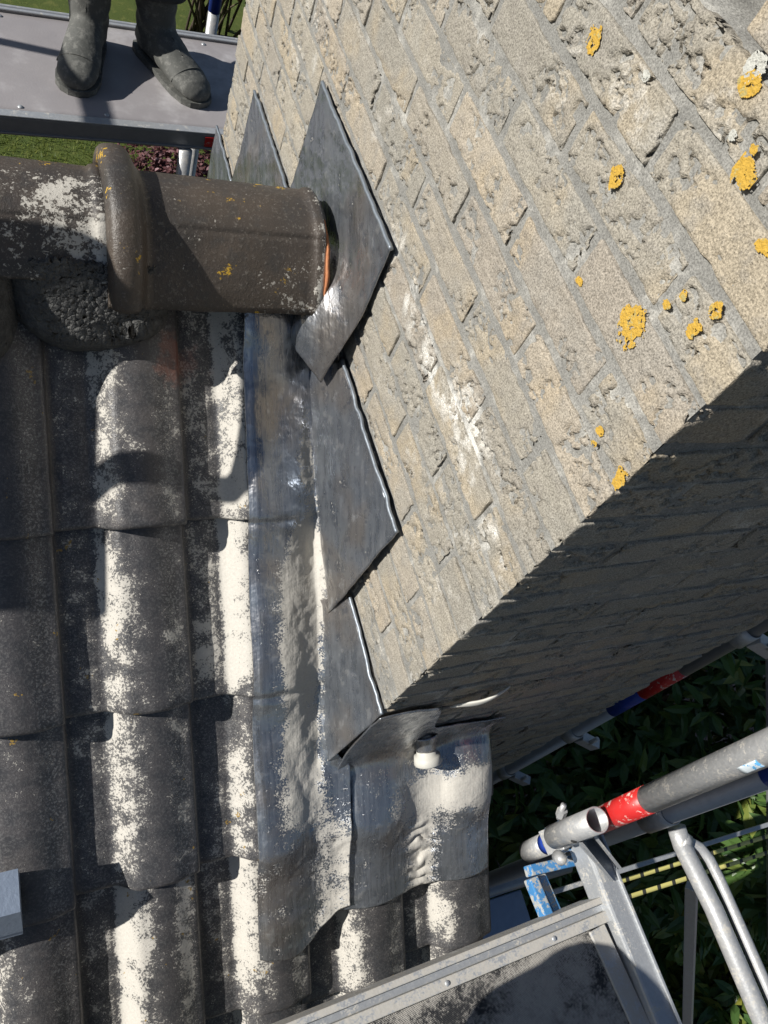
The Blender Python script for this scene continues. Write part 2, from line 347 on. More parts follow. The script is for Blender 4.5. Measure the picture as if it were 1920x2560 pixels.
# ================================================================== setting
def plane(name, x0, x1, y0, y1, z, mat, n=2):
    xs = np.linspace(x0, x1, n); ys = np.linspace(y0, y1, n); P = np.stack(np.meshgrid(xs, ys, [z], indexing='ij'), -1)[:, :, 0]
    o = mk(name, P.reshape(-1, 3), gridF(n, n), mat, None, False); o['kind'] = 'structure'; return o
plane('ground', -250, 250, -250, 250, GZ, 'soil', 12)
plane('lawn', -14, 14, 6.2, 30, GZ + .02, 'lawn', 20)
plane('paving', 3.2, 14, -7, 1.2, GZ + .02, 'paving', 4)

# ================================================================== house and roof
A = math.radians(38); CA, SA = math.cos(A), math.sin(A)
SK = 0.016
RO = np.array([SK * .53, 1.03, -.955]); EX = np.array([1., 0, 0]); ES = np.array([-SK * CA, -CA, -SA]); ES /= np.linalg.norm(ES)
EN = np.cross(EX, -ES); EN /= np.linalg.norm(EN)
def R(u, s, h): u, s, h = np.broadcast_arrays(np.asarray(u, float), np.asarray(s, float), np.asarray(h, float)); return RO + u[..., None] * EX + s[..., None] * ES + h[..., None] * EN
TW, TG, SEAM0, STEP0, LIFT = 0.212, 0.325, 0.028, 0.424, 0.030
def prof(x):
    h = .004 + .003 * np.cos((x - .035) / .07 * np.pi) * (x < .07)
    h = h + .036 * sst(.062, .108, x) + .008 * np.exp(-((x - .142) / .036) ** 2) - .010 * sst(.165, .212, x)
    return h
def Htile(u, s):
    x = np.mod(u - SEAM0, TW); y = np.mod(STEP0 - s, TG); return prof(x) + LIFT * (1 - y / TG)
house = thing('house', 'brick house with dark pantile roof beside the chimney', 'house', (-3.0, 1.03, GZ))
# deck under the tiles (both slopes) - the piece the tiles belong to
ue = .862
V = []; 
for X in (-7.0, ue):
    for sgn in (1, -1):
        pass
pr = [(1.03 - 3.6, -.975 - 3.6 * .781), (1.03, -.975), (1.03 + 3.6, -.975 - 3.6 * .781)]
V = [(x, y, z - d) for x in (-7.0, .845) for d in (0, .08) for (y, z) in pr]
F = [[0, 1, 7, 6], [1, 2, 8, 7], [3, 9, 10, 4], [4, 10, 11, 5], [0, 3, 4, 1], [1, 4, 5, 2], [6, 7, 10, 9], [7, 8, 11, 10], [0, 6, 9, 3], [2, 5, 11, 8]]
roof = mk('roof', np.array(V), F, 'underlay', house, False)
# gable and eave walls (a notch is not needed: the chimney stands outside)
wv = []; wy0, wy1 = 1.03 - 3.2, 1.03 + 3.2
for x in (-6.8, .80):
    wv += [(x, wy0, GZ), (x, wy1, GZ), (x, wy1, -.975 - 3.2 * .781 - .09), (x, 1.03, -1.08), (x, wy0, -.975 - 3.2 * .781 - .09)]
mk('wall', np.array(wv), [[0, 1, 2, 3, 4][::-1], [5, 6, 7, 8, 9], [0, 5, 9, 4][::1], [1, 2, 7, 6]], 'house_wall', house, False)

def tile_mesh(seed, cut=None):
    nx = 40; xs = np.concatenate([np.linspace(-.014, .2075, nx), [.2105, .2130, .2145, .2150]])
    L = .395 if cut is None else cut
    ys = np.concatenate([[-.0015, .0, .0025, .007], np.linspace(.014, L, 22)])
    dz = np.concatenate([[-.012, -.006, -.0025, -.0007], np.zeros(22)])
    Xg, Yg = np.meshgrid(xs, ys, indexing='ij')
    h = prof(np.clip(xs, 0, .212)); h[-4:] -= np.array([.0012, .004, .010, .018])
    lip = .006 * sst(.010, -.004, xs)          # small upstand on the covered edge
    Z = (h + lip)[:, None] + dz[None, :] + (LIFT * (1 - ys / TG))[None, :]
    P = np.stack([Xg, Yg, Z], -1)
    q = P * 1.0; q[..., 2] = 0
    P[..., 2] += .0022 * (fbm(q * 14 + seed * 9.1, 3, seed) - .5) + .0012 * (fbm(q * 60 + seed * 3.7, 2, seed) - .5)
    P[..., 1] += (.006 * (fbm(np.stack([Xg * 22, Xg * 0 + seed, Xg * 0], -1), 2, seed) - .5)) * sst(.06, .0, Yg)
    rng = np.random.default_rng(seed)
    x = Xg
    side = sst(.060, .074, x) * np.clip((.150 - x) / .072, 0, 1); right = sst(.155, .185, x) * sst(.216, .190, x); pan = sst(.0, .02, x) * sst(.075, .05, x)
    dust = .66 * side + .30 * right + .27 * pan + .06
    dust = dust * (.75 + .5 * fbm(np.stack([Xg * 12, Yg * 5, Xg * 0 + seed], -1), 2, seed + 5)) * (1 - .45 * sst(.05, .0, Yg))
    film = .35 * side + 1.0 * right + .5 * pan + .18
    return P, {'dust': dust, 'film': film}
TV = {}
def tile_variant(k, cut=None):
    key = (k, cut)
    if key not in TV:
        P, at = tile_mesh(k + 1, cut); o = sheet('roof_tile', P, 'tile', None, .016, at); TV[key] = o.data; bpy.data.objects.remove(o)
    return TV[key]
# parents: tiles sit on the roof deck
BASIS = np.stack([EX, -ES, EN], 1)
def put_tile(k, c, mesh, ds=0, dh=0, rot=0):
    o = bpy.data.objects.new('roof_tile', mesh); COL.objects.link(o); o.parent = roof
    p = R(SEAM0 + TW * (k - 1), STEP0 + TG * c + ds, dh) - WOFF[house.name]
    m = Matrix([[*BASIS[i], p[i]] for i in range(3)] + [[0, 0, 0, 1]])
    o.color = (DF.get(k, .55) * random.uniform(.75, 1.2),) * 3 + (1,)
    o.matrix_basis = m @ Matrix.Rotation(rot, 4, 'Z'); return o
DF = {0: .42, 1: 1.0, 2: 1.0, 3: .85, 4: .85}
jit = {(3, 3): .035, (1, 1): -.004, (0, 2): .004}
for k in range(-5, 5):            # column k ends at seam k (0 = left of the middle column)
    for c in range(0, 6):
        if k >= 3 and c < 2: continue
        var = (k * 7 + c * 3) % 5
        m = tile_variant(var, .12) if (k >= 3 and c == 2) else tile_variant(var)
        put_tile(k, c, m, jit.get((k, c), random.uniform(-.004, .004)), random.uniform(-.001, .0015), random.uniform(-.006, .006))

# ridge tiles -------------------------------------------------------
RY, RZ, RR, RZT = 1.03, -.905, .118, -.789
RD = np.array([0, .02, .04, .056, .060, .066, .085, .105, .120, .130]); RF = np.array([0, .0015, .006, .0125, .0185, .0225, .042, .068, .092, .118])
def ridge_mesh(x0, x1, seed, collar=True, near=.130):
    th = np.linspace(-1.62, 1.62, 72)                 # negative = near side
    xs = []; rr = []
    if collar:
        xs += [x0 - .002, x0, x0 + .003, x0 + .007, x0 + .014, x0 + .024, x0 + .036, x0 + .043, x0 + .048, x0 + .052, x0 + .056]
        rr += [.006, .019, .028, .032, .0345, .036, .034, .029, .020, .010, .003]
    else: xs += [x0, x0 + .004]; rr += [0, .0]
    body = np.linspace(xs[-1] + .004, x1 - .030, 36); xs += list(body); rr += [0] * len(body)
    xs += [x1 - .020, x1 - .017, x1 - .012, x1 - .004, x1 - .001, x1]; rr += [0, .003, .0045, .0045, .003, 0]
    xs = np.array(xs); rr = np.array(rr)
    dd = np.concatenate([np.linspace(0, .056, 14), np.linspace(.0575, .0665, 8), np.linspace(.07, .130, 16)])
    dd = np.concatenate([-dd[::-1] * np.where(dd[::-1] > .07, 1 - (1 - near / .130) * (dd[::-1] - .07) / .06, 1), dd[1:]]); fz = -np.interp(np.abs(dd), RD, RF)
    prf = np.stack([dd, fz], -1); tn = np.gradient(prf, axis=0); tn /= np.linalg.norm(tn, axis=1, keepdims=True); nn = np.stack([-tn[:, 1], tn[:, 0]], -1)
    T, Xg = np.meshgrid(dd / .130 * 1.6, xs, indexing='ij'); rad = rr[None, :] + .003 * (1 - (Xg - x0) / (x1 - x0))
    # the collar is a plain round ring
    cw = sst(.004, .018, rr)[None, :, None]; ang = dd / .130 * 1.46; ro_ = .116
    dirn = np.stack([np.sin(ang), np.cos(ang)], -1); rnd = np.array([0, -ro_ - .001]) + dirn[:, None] * (ro_ + rr[None, :] * 1.0)[..., None] * np.array([1.06, 1.0])
    q0 = prf[:, None] + nn[:, None] * rad[..., None]; q = q0 * (1 - cw) + rnd * cw
    P = np.stack([Xg, RY + q[..., 0], RZT + q[..., 1]], -1); n = (fbm(P * 18 + seed, 3, seed) - .5)[..., None]
    P = P + n * .004 * np.stack([Xg * 0, np.sin(T), np.cos(T)], -1)
    return P, T, Xg
def ridge_tile(x0, x1, seed, dustf, near=.130):
    P, T, Xg = ridge_mesh(x0, x1, seed, True, near); o = sheet('ridge_tile', P, 'ridge_tile', roof, .014, {'dust': dustf(T, Xg)}, True, True); return o
L1 = .385
ridge_tile(.131, .474, 3, lambda T, X: .03 + .26 * sst(-.9, -1.5, T) * sst(.3, .46, X) + .35 * sst(.455, .472, X))
for i in range(1, 6):
    x1 = .128 - (i - 1) * L1
    ridge_tile(x1 - L1 - .0, x1 + .006 - (0 if i == 1 else .0), 3 + i, lambda T, X, x1=x1: .06 + .46 * sst(x1 - .20, x1 - .02, X) * sst(.45, .0, T) * sst(-1.7, -1.0, T), .115)
# broken terracotta edge at the sawn end of the last ridge tile, and the mortar behind it
th = np.linspace(-1.45, .2, 40); rg = np.array([RR - .012, RR + .002])
T, G = np.meshgrid(th, rg, indexing='ij')
xe = .4775 + .007 * (fbm(np.stack([T * 5, G * 0, G * 0], -1), 3, 2) - .3) * sst(RR - .02, RR, G)
sheet('broken_edge', np.stack([xe, RY + G * np.sin(T) * 1.03, RZ + G * np.cos(T) * .93], -1), 'terracotta', roof, .006, None, True)
th = np.linspace(-.2, 1.5, 36); T, G = np.meshgrid(th, np.linspace(RR - .05, RR + .003, 6), indexing='ij')
xe = .478 + .012 * (fbm(np.stack([T * 8, G * 60, G * 0], -1), 3, 8) - .4)
sheet('end_mortar', np.stack([xe, RY + G * np.sin(T), RZ + G * np.cos(T) * .93], -1), 'mortar', roof, .02, None, True)
# mortar packed under the ridge, over the pans
def mortar_bed(u0, u1, s0, s1, seed, hmax, name='mortar_bed'):
    nu, ns = 120, 70; U, S = np.meshgrid(np.linspace(0, 1, nu), np.linspace(0, 1, ns), indexing='ij')
    bottom = s1 - (s1 - s0) * (.42 * np.abs(2 * U - 1.05) ** 3.2 + .10 * fbm(np.stack([U * 5, U * 0, U * 0], -1), 2, seed))
    s = s0 + (bottom - s0) * S; u = u0 + (u1 - u0) * U
    base = Htile(u, s)
    h = np.maximum(.138 * (1 - S) + .058 * S + hmax * np.sin(S * 3.14), base + .004) - .030 * sst(.94, 1, S) - .05 * (np.abs(2 * U - 1) ** 8)
    q = np.stack([u * 60, s * 60, u * 0], -1); h = h + .004 * (fbm(q, 3, seed) - .45) + .0022 * (fbm(q * 5, 2, seed + 3) - .5)
    sheet(name, R(u, s, h), 'rough_mortar', roof, .02, None, True)
mortar_bed(-.004, .208, .005, .118, 4, .003)
for i in range(1, 5): mortar_bed(-.005 - TW * i, .19 - TW * i, .018, .165, 4 + i, .004)

# ================================================================== chimney
CX0, CX1, CY0, CY1, CTOP = .516, 1.31, .286, 1.824, .025
chim = thing('chimney', 'large weathered brick chimney with lead step flashing rising through the roof', 'chimney', (.9, 1.05, GZ))
PITCH, JT = .0631, .0105
def joint_z(k): return -.695 - PITCH * k       # centre of the bed joint below course k-1 / above course k
hole_y, hole_z = .512, -.165
def lime(P):
    z = P[..., 2] + .705 + .10 * (fbm(P * 6, 2, 95) - .5)
    return .95 * sst(.055, .012, np.abs(z)) * sst(.88, .80, P[..., 1]) * sst(.40, .56, fbm(P * 19, 3, 96)) * (P[..., 0] < CX0 + .03)
def core_face(P, n):
    d = .0030 * (fbm(P * 45, 4, 11) - .45) + .002 * (fbm(P * 14, 2, 12) - .5)
    dh = np.sqrt(((P[..., 1] - hole_y) / .095) ** 2 + ((P[..., 2] - hole_z) / .030) ** 2 + (np.abs(P[..., 0] - CX0) / .1) ** 2)
    d = d - .085 * sst(1.15, .7, dh)
    return P + np.array(n) * d[..., None]
INS = .0040
g1 = np.stack(np.meshgrid([CX0 + INS], np.linspace(CY0 + INS, CY1 - INS, 230), np.linspace(-1.75, CTOP, 250), indexing='ij'), -1)[0]
g2 = np.stack(np.meshgrid(np.linspace(CX0 + INS, CX1 - INS, 120), [CY0 + INS], np.linspace(-3.0, CTOP, 360), indexing='ij'), -1)[:, 0]
p1 = core_face(g1, (-1, 0, 0)); p2 = core_face(g2, (0, -1, 0)); n1 = p1.shape[0] * p1.shape[1]
V = np.concatenate([p1.reshape(-1, 3), p2.reshape(-1, 3)]); F = np.concatenate([gridF(230, 250, 0, True), gridF(120, 360, n1, True)])
bxv = np.array([(x, y, z) for z in (GZ, CTOP - .01) for x, y in ((CX0 + .02, CY0 + .02), (CX1 - .001, CY0 + .02), (CX1 - .001, CY1 - .001), (CX0 + .02, CY1 - .001))])
lo = np.array([(CX0 + .02, CY0 + .02, -3.0)])
core_off = len(V); V = np.concatenate([V, bxv])
F = F.tolist() + [[core_off + i for i in q] for q in ([1, 2, 6, 5], [2, 3, 7, 6], [4, 5, 6, 7], [0, 1, 5, 4])]
F.remove([core_off + i for i in [0, 1, 5, 4]])
mk('mortar_joints', V, F, 'mortar', chim, True, {'white': np.clip(lime(V) * 1.2, 0, 1)})
# the lower stack and the hidden back share one plain body
V = np.array([(x, y, z) for z in (GZ, -2.99) for x, y in ((CX0 + .4, CY0 + .004), (CX1 - .003, CY0 + .004), (CX1 - .003, CY1 - .003), (CX0 + .4, CY1 - .003))])
mk('lower_stack', V, [[0, 1, 5, 4], [1, 2, 6, 5], [2, 3, 7, 6], [3, 0, 4, 7], [4, 5, 6, 7]], 'house_wall', chim, False)

def brick_VF(c, size, faces, seed):
    """box brick with dense rough weathered visible faces. c centre, size xyz"""
    sx, sy, sz = size
    def ax(L, n): 
        e = .0045; return np.concatenate([[-L / 2, -L / 2 + e * .35, -L / 2 + e], np.linspace(-L / 2 + e, L / 2 - e, n)[1:-1], [L / 2 - e, L / 2 - e * .35, L / 2]])
    rs = .0034 if c[2] > -.80 else .0048
    xs = ax(sx, max(5, int(sx / rs))) if 'Y' in faces else ax(sx, 4)
    ys = ax(sy, max(5, int(sy / rs))) if 'X' in faces else ax(sy, 4)
    zs = ax(sz, 15 if rs < .004 else 11)
    Vs = []; Fs = []; o = 0
    def add(G, flip):
        nonlocal o
        nu, nv = G.shape[:2]; Vs.append(G.reshape(-1, 3)); Fs.append(gridF(nu, nv, o, flip)); o += nu * nv
    G = np.stack(np.meshgrid([-sx / 2], ys, zs, indexing='ij'), -1)[0]; add(G, True)
    G = np.stack(np.meshgrid(xs, [-sy / 2], zs, indexing='ij'), -1)[:, 0]; add(G, False)
    G = np.stack(np.meshgrid(xs, ys, [sz / 2], indexing='ij'), -1)[:, :, 0]; add(G, False)
    G = np.stack(np.meshgrid(xs, ys, [-sz / 2], indexing='ij'), -1)[:, :, 0]; add(G, True)
    if 'x' in faces:
        G = np.stack(np.meshgrid([sx / 2], ys[[0, -1]], zs[[0, -1]], indexing='ij'), -1)[0]; add(G, False)
    if 'Y' not in faces or 'y' in faces:
        G = np.stack(np.meshgrid(xs, [sy / 2], zs, indexing='ij'), -1)[:, 0]; add(G, True)
    V = np.concatenate(Vs); F = np.concatenate(Fs)
    # round the edges
    hs = np.array([sx, sy, sz]) / 2; rd = .0022
    inner = np.clip(V, -hs + rd, hs - rd); dv = V - inner; L = np.linalg.norm(dv, axis=1, keepdims=True)
    V = np.where(L > rd, inner + dv / np.maximum(L, 1e-9) * rd, V)
    P = V + np.array(c); 
    # outward direction on the two weathered faces
    nx = (np.abs(V[:, 0] + hs[0]) < .004) * 1.0; ny = (np.abs(V[:, 1] + hs[1]) < .004) * 1.0
    sd = seed * 1.37
    rough = fbm(P * 34 + sd, 4, 21); big = fbm(P * 11, 3, 33)
    clus = sst(.47, .55, fbm(P * 17 + sd, 2, 61)); nk = fbm(P * np.array([34, 42, 60]) + sd, 4, 51)
    crack = sst(.034, .014, np.abs(nk - .5)); pits = sst(.365, .31, fbm(P * np.array([60, 60, 85]) + sd, 3, 41))
    flake = sst(.50, .53, fbm(P * 22 + 2 * sd, 3, 91))
    fin = fbm(P * 120 + sd, 2, 23)
    d = .0026 * (rough - .5) + .0016 * (fin - .5) - .0140 * np.maximum(crack, pits) * clus - .0008 * flake - .0012 * sst(.55, .72, big)
    P[:, 0] -= d * nx; P[:, 1] -= d * ny
    # chipped arrises
    chip = fbm(P * 40 + 11, 3, 71); em = (np.abs(V[:, 2]) > hs[2] - .005) * 1.0
    P[:, 2] -= np.sign(V[:, 2]) * em * .0026 * sst(.45, .75, chip)
    at = {'warm': .38 * sst(.53, .68, fbm(P * 9 + sd, 3, 81)), 'smear': .28 * sst(.55, .66, fbm(P * 15 + 5, 4, 82)) ,
          'white': np.clip(lime(P) + .45 * sst(.60, .70, fbm(P * 21 + 9, 4, 83)) * sst(.50, .62, fbm(P * 4 + 1.5, 2, 84)), 0, 1)}
    return P, F, at
nb = 0
def zroof(y): return -.955 - .781 * abs(1.03 - y)
def add_brick(c, size, faces):
    global nb
    nb += 1; P, F, at = brick_VF(c, size, faces, nb)
    # near-duplicate vertices on shared arrises are fine; each brick is one mesh
    return mk('brick', P, F, 'brick', chim, True, at)
BL, BW, BH = .2085, .100, PITCH - JT
mod = (CY1 - CY0 + JT) / 7.0
kmin = int(round((-.695 - CTOP) / PITCH)) ; brick_n = 0
for k in range(-12, 37):
    zt = joint_z(k) - JT / 2; zb = joint_z(k + 1) + JT / 2; zc = (zt + zb) / 2
    if zt > CTOP + .02: continue
    odd = k % 2
    jz = lambda: random.uniform(-.0012, .0012)
    # lit face, bricks along Y
    y = CY0; first = True; out = random.uniform
    lens = []
    if odd: lens = [BL] + [mod - JT] * 7
    else: lens = [BW] + [mod - JT] * 7
    for i, L in enumerate(lens):
        L2 = L + random.uniform(-.004, .004) if i else L
        y1 = min(y + L2, CY1)
        if y1 - y < .03: break
        yc = (y + y1) / 2
        vis = zt > min(zroof(y), zroof(y1)) - .05
        ishole = abs(yc - hole_y) < .10 and abs(zc - hole_z) < .02
        if i == 0:
            sx = BW if odd else BL      # corner brick turns the corner
            if zt > -1.55: add_brick((CX0 + sx / 2 + random.uniform(-.0015, .0015), CY0 + (y1 - y) / 2 + random.uniform(-.0012, .0012), zc + jz()), (sx, y1 - y, BH), 'XY')
        elif vis and not ishole:
            add_brick((CX0 + BW / 2 + random.uniform(-.0012, .0012), yc, zc + jz()), (BW, y1 - y, BH + random.uniform(-.002, .001)), 'X')
        y = y1 + JT + random.uniform(-.001, .001)
    # shaded face, bricks along X
    x = CX0 + (BW if odd else BL) + JT
    while x < CX1 - .03:
        x1 = min(x + BL + random.uniform(-.004, .004), CX1)
        if CX1 - x1 < .045: x1 = CX1
        lowlim = -1.56 if x1 < .90 else -2.95
        if zt > lowlim:
            add_brick(((x + x1) / 2, CY0 + BW / 2 + random.uniform(-.0025, .0025), zc + jz()), (x1 - x, BW, BH + random.uniform(-.002, .001)), 'Yx' if x1 == CX1 else 'Y')
        x = x1 + JT
    
# concrete cap above the frame
mk('cap_slab', np.array([(x, y, z) for z in (CTOP, CTOP + .07) for x, y in ((CX0 - .05, CY0 - .05), (CX1 + .05, CY0 - .05), (CX1 + .05, CY1 + .05), (CX0 - .05, CY1 + .05))]),
   [[0, 3, 2, 1], [4, 5, 6, 7], [0, 1, 5, 4], [1, 2, 6, 5], [2, 3, 7, 6], [3, 0, 4, 7]], 'concrete', chim, False)

# --------------------------------------------------------- lead flashing
def quad_sheet(name, pts, mat, parent, nu=70, nv=50, thick=.0025, amp=.006, seed=0, bulge=None, ds=None, flip=False):
    """bilinear patch through 4 corners (top-far, top-near, bottom-near, bottom-far) with beaten dents"""
    tf, tn, bn, bf = [np.array(p, float) for p in pts]
    U, W = np.meshgrid(np.linspace(0, 1, nu), np.linspace(0, 1, nv), indexing='ij')
    P = ((1 - U) * (1 - W))[..., None] * tf + (U * (1 - W))[..., None] * tn + (U * W)[..., None] * bn + ((1 - U) * W)[..., None] * bf
    n = gridN(P)
    d = amp * (fbm(P * 16 + seed, 3, seed) - .5) * 2 * sst(0, .12, W) + amp * .35 * (fbm(P * 55 + seed, 2, seed + 9) - .5)
    P = P + np.array([-1, 0, 0]) * d[..., None]
    if bulge is not None: P = P + bulge(U, W)
    dust = np.zeros(U.shape) + .02 if ds is None else ds(U, W)
    o = sheet(name, P, mat, parent, thick, {'dust': dust}, True, flip); return o, P
FX = CX0 - .004
def step_flash(name, pts, seed, bulge=None, flip=False, wedge=True):
    o, P = quad_sheet(name, pts, 'lead', chim, seed=seed, bulge=bulge, flip=flip)
    if wedge:       # rounded turn-in along the joint
        top = P[:, 0] + np.array([.000, 0, .001]); top = top + np.array([-.0008, 0, 0]) + .0050 * (fbm(top * 34, 3, seed + 2) - .5)[:, None] * np.array([1, 0, 1])
        V, F = tubeVF(top, .0034, 10); mk('turned_edge', V, F, 'lead_edge', o, True)
    return o
# far side
step_flash('step_flashing', [(FX, 1.858, -1.212), (FX, 1.645, -1.214), (FX - .010, 1.645, -1.40), (FX - .010, 1.858, -1.62)], 1)
step_flash('step_flashing', [(FX - .001, 1.609, -.955), (FX - .001, 1.280, -.950), (FX - .008, 1.262, -1.10), (FX - .010, 1.622, -1.36)], 2)
# near side
step_flash('step_flashing', [(FX, .500, -1.200), (FX, CY0 - .004, -1.203), (FX - .020, CY0 - .010, -1.468), (FX - .030, .540, -1.290)], 3)
step_flash('step_flashing', [(FX - .004, .834, -.946), (FX - .004, .488, -.943), (FX - .020, .502, -1.270), (FX - .034, .885, -1.030)], 4)
# the big one over the ridge
U_ = None
def bul(U, W):
    b = np.zeros(U.shape + (3,)); k = sst(.55, 1, W) * sst(.35, .95, U)
    b[..., 0] = -.018 * k - .008 * sst(.6, 1, U) * sst(.2, .7, W) * np.sin(W * 7); return b
def big_flash():
    U, W = np.meshgrid(np.linspace(0, 1, 100), np.linspace(0, 1, 90), indexing='ij')
    yt = 1.241 + (.824 - 1.241) * U; zt = -.702 + .010 * U
    ku = [0, .40, .60, .74, 1.0]
    xb = np.interp(U, ku, [FX - .010, FX - .014, .468, .440, .482]); yb_ = np.interp(U, ku, [1.252, 1.055, .975, .905, .822]); zb = np.interp(U, ku, [-1.075, -.955, -.962, -.978, -.990])
    x = (FX - .006) + (xb - FX + .006) * sst(.35, 1.05, W) * 1.05 - .010 * np.sin(np.clip((U - .5) * 6.3, 0, 3.14)) * sst(.5, .8, W) * sst(1.02, .85, W)
    yb = yt + (yb_ - yt) * W; z = zt + (zb - zt) * W
    P = np.stack([x, yb, z], -1); d = .005 * (fbm(P * 15 + 3, 3, 5) - .5) + .003 * (fbm(P * 50, 2, 6) - .5); P[..., 0] -= d * sst(0, .1, W)
    o = sheet('step_flashing', P, 'lead', chim, .0025, {'dust': np.zeros(U.shape) + .02}, True, False)
    top = P[:, 0] + .002 * (fbm(P[:, 0] * 40, 2, 5) - .5)[:, None]; V, F = tubeVF(top, .0036, 10); mk('turned_edge', V, F, 'lead_edge', o, True)
big_flash()

# gutter sheet along the chimney, draped over the tile roll
EU = np.arange(.30, .95, .003); ESg = np.arange(.02, 1.40, .004)
_e = Htile(*np.meshgrid(EU, ESg, indexing='ij'))
def _mx(a, r, ax): 
    o = a.copy()
    for k in range(-r, r + 1): o = np.maximum(o, np.roll(a, k, ax))
    return o
def _gs(a, sg, ax):
    r = int(3 * sg); kk = np.exp(-.5 * (np.arange(-r, r + 1) / sg) ** 2); kk /= kk.sum(); return sum(kk[i] * np.roll(a, i - r, ax) for i in range(2 * r + 1))
ENV = _gs(_gs(_mx(_mx(_e, 6, 1), 2, 0), 5.0, 1), 3.0, 0)
ENV2 = _gs(_gs(_mx(_mx(_e, 6, 1), 3, 0), 8.0, 1), 7.0, 0)
def drape(U, S, soft=0.0, lift=.004):
    i = np.clip((U - EU[0]) / .003, 0, len(EU) - 1.001); j = np.clip((S - ESg[0]) / .004, 0, len(ESg) - 1.001); i0 = i.astype(int); j0 = j.astype(int); fi = i - i0; fj = j - j0
    f = lambda E: E[i0, j0] * (1 - fi) * (1 - fj) + E[i0 + 1, j0] * fi * (1 - fj) + E[i0, j0 + 1] * (1 - fi) * fj + E[i0 + 1, j0 + 1] * fi * fj
    return f(ENV) * (1 - soft) + f(ENV2) * soft + lift
def gutter():
    nu, ns = 80, 420
    W, S0 = np.meshgrid(np.linspace(0, 1, nu), np.linspace(0, 1, ns), indexing='ij')
    u0 = .346; u1 = .508
    wall = sst(.975, .93, .050 + 1.235 * S0)
    uR = u1 * wall + .535 * (1 - wall); U = u0 + (uR - u0) * W
    send = 1.275 + .012 * np.sin(W * 3.0) - .055 * sst(.35, 1, W) + .006 * (fbm(np.stack([W * 6, W * 0, W * 0], -1), 2, 3) - .5)
    S = .050 + (send - .050) * S0
    h = drape(U, S, .80, .006)
    h = h + .40 * np.clip(.062 - h, 0, None) + .005 * (fbm(np.stack([U * 9, S * 9, U * 0], -1), 2, 77) - .5)
    h = h + (.060 - .035 * sst(.45, .6, S)) * sst(.474, .512, U) * wall + (.004 + .007 * sst(.5, .8, W)) * (1 - wall)
    q = np.stack([U, S, U * 0], -1)
    h = h + .005 * (fbm(q * 15, 3, 7) - .5) * 1.7 + .0028 * (fbm(q * 60, 3, 9) - .5) * (.3 + sst(.35, .6, W)) - .004 * sst(.10, .0, W) 
    h = h - .004 * np.exp(-((S - .430) / .008) ** 2) - .004 * np.exp(-((S - .755) / .008) ** 2)
    val = np.exp(-((U - (.462 - .025 * sst(.35, .6, S))) / (.022 + .022 * sst(.3, .6, S))) ** 2)
    dust = 1.08 * val * sst(.12, .45, S) * (.55 + .8 * fbm(q * np.array([14, 7, 1]), 2, 4)) + .16 * sst(.25, .6, W) * sst(.3, .6, S)
    low = sst(.96, 1.05, S); dust = dust * (1 - low) + low * (.16 + .85 * sst(.35, .8, W) * fbm(q * 16, 3, 14) * 1.35)
    sheet('gutter_sheet', R(U, S, h), 'lead', chim, .0028, {'dust': dust}, True)
gutter()
def apron():
    nu, nt, ns = 130, 40, 100
    Wx = np.linspace(0, 1, nu); U = .512 + (.880 - .512) * Wx
    S = np.linspace(.960, 1.237, ns); Ug, Sg = np.meshgrid(U, S, indexing='ij')
    S0 = (Sg - .968) / (1.237 - .968); q = np.stack([Ug, Sg, Ug * 0], -1)
    h = drape(Ug, Sg, .80, .006) + .50 * np.clip(.060 - drape(Ug, Sg, .80, .006), 0, None) + .004 * (fbm(q * 20, 3, 17) - .5) - .030 * sst(.862, .879, Ug)
    h = h + .035 * sst(.03, .0, Wx)[:, None] * 0
    rip = np.exp(-((Ug - .700) / .026) ** 2) * sst(.35, .6, S0); h = h + rip * .0045 * np.sin(Sg * 210 + 11 * fbm(q * 30, 2, 8))
    Pa = R(Ug, Sg, h)
    dust = .72 * np.exp(-((Ug - .705) / .034) ** 2) * sst(.25, .55, S0) + .80 * np.exp(-((S0 - .24) / .20) ** 2) * sst(.60, .68, Ug) * (.5 + .8 * fbm(q * 15, 3, 22)) + .16
    Wg, Tg = np.meshgrid(Pa[:, 0, 0], np.linspace(0, 1, nt), indexing='ij')
    top = -1.205 - .010 * sst(.56, .62, Wg) - .17 * sst(.62, .70, Wg) - .04 * sst(.7, .9, Wg) + .008 * (fbm(np.stack([Wg * 30, Wg * 0, Wg * 0], -1), 2, 2) - .5)
    foot = Pa[:, :1, 2]; z = top + (foot + .008 - top) * Tg; y = CY0 - .007 - .018 * Tg ** 3
    Pu = np.stack([Wg, y, z], -1); Pu[..., 1] -= .007 * (fbm(Pu * 22, 3, 31) - .5)
    P = np.concatenate([Pu, Pa], 1); D = np.concatenate([np.zeros(Wg.shape) + .03, dust], 1)
    for k in range(10): P[:, nt - 8:nt + 10] = (P[:, nt - 9:nt + 9] + P[:, nt - 8:nt + 10] * 2 + P[:, nt - 7:nt + 11]) / 4
    sheet('apron', P, 'lead', chim, .0026, {'dust': D}, True)
apron()
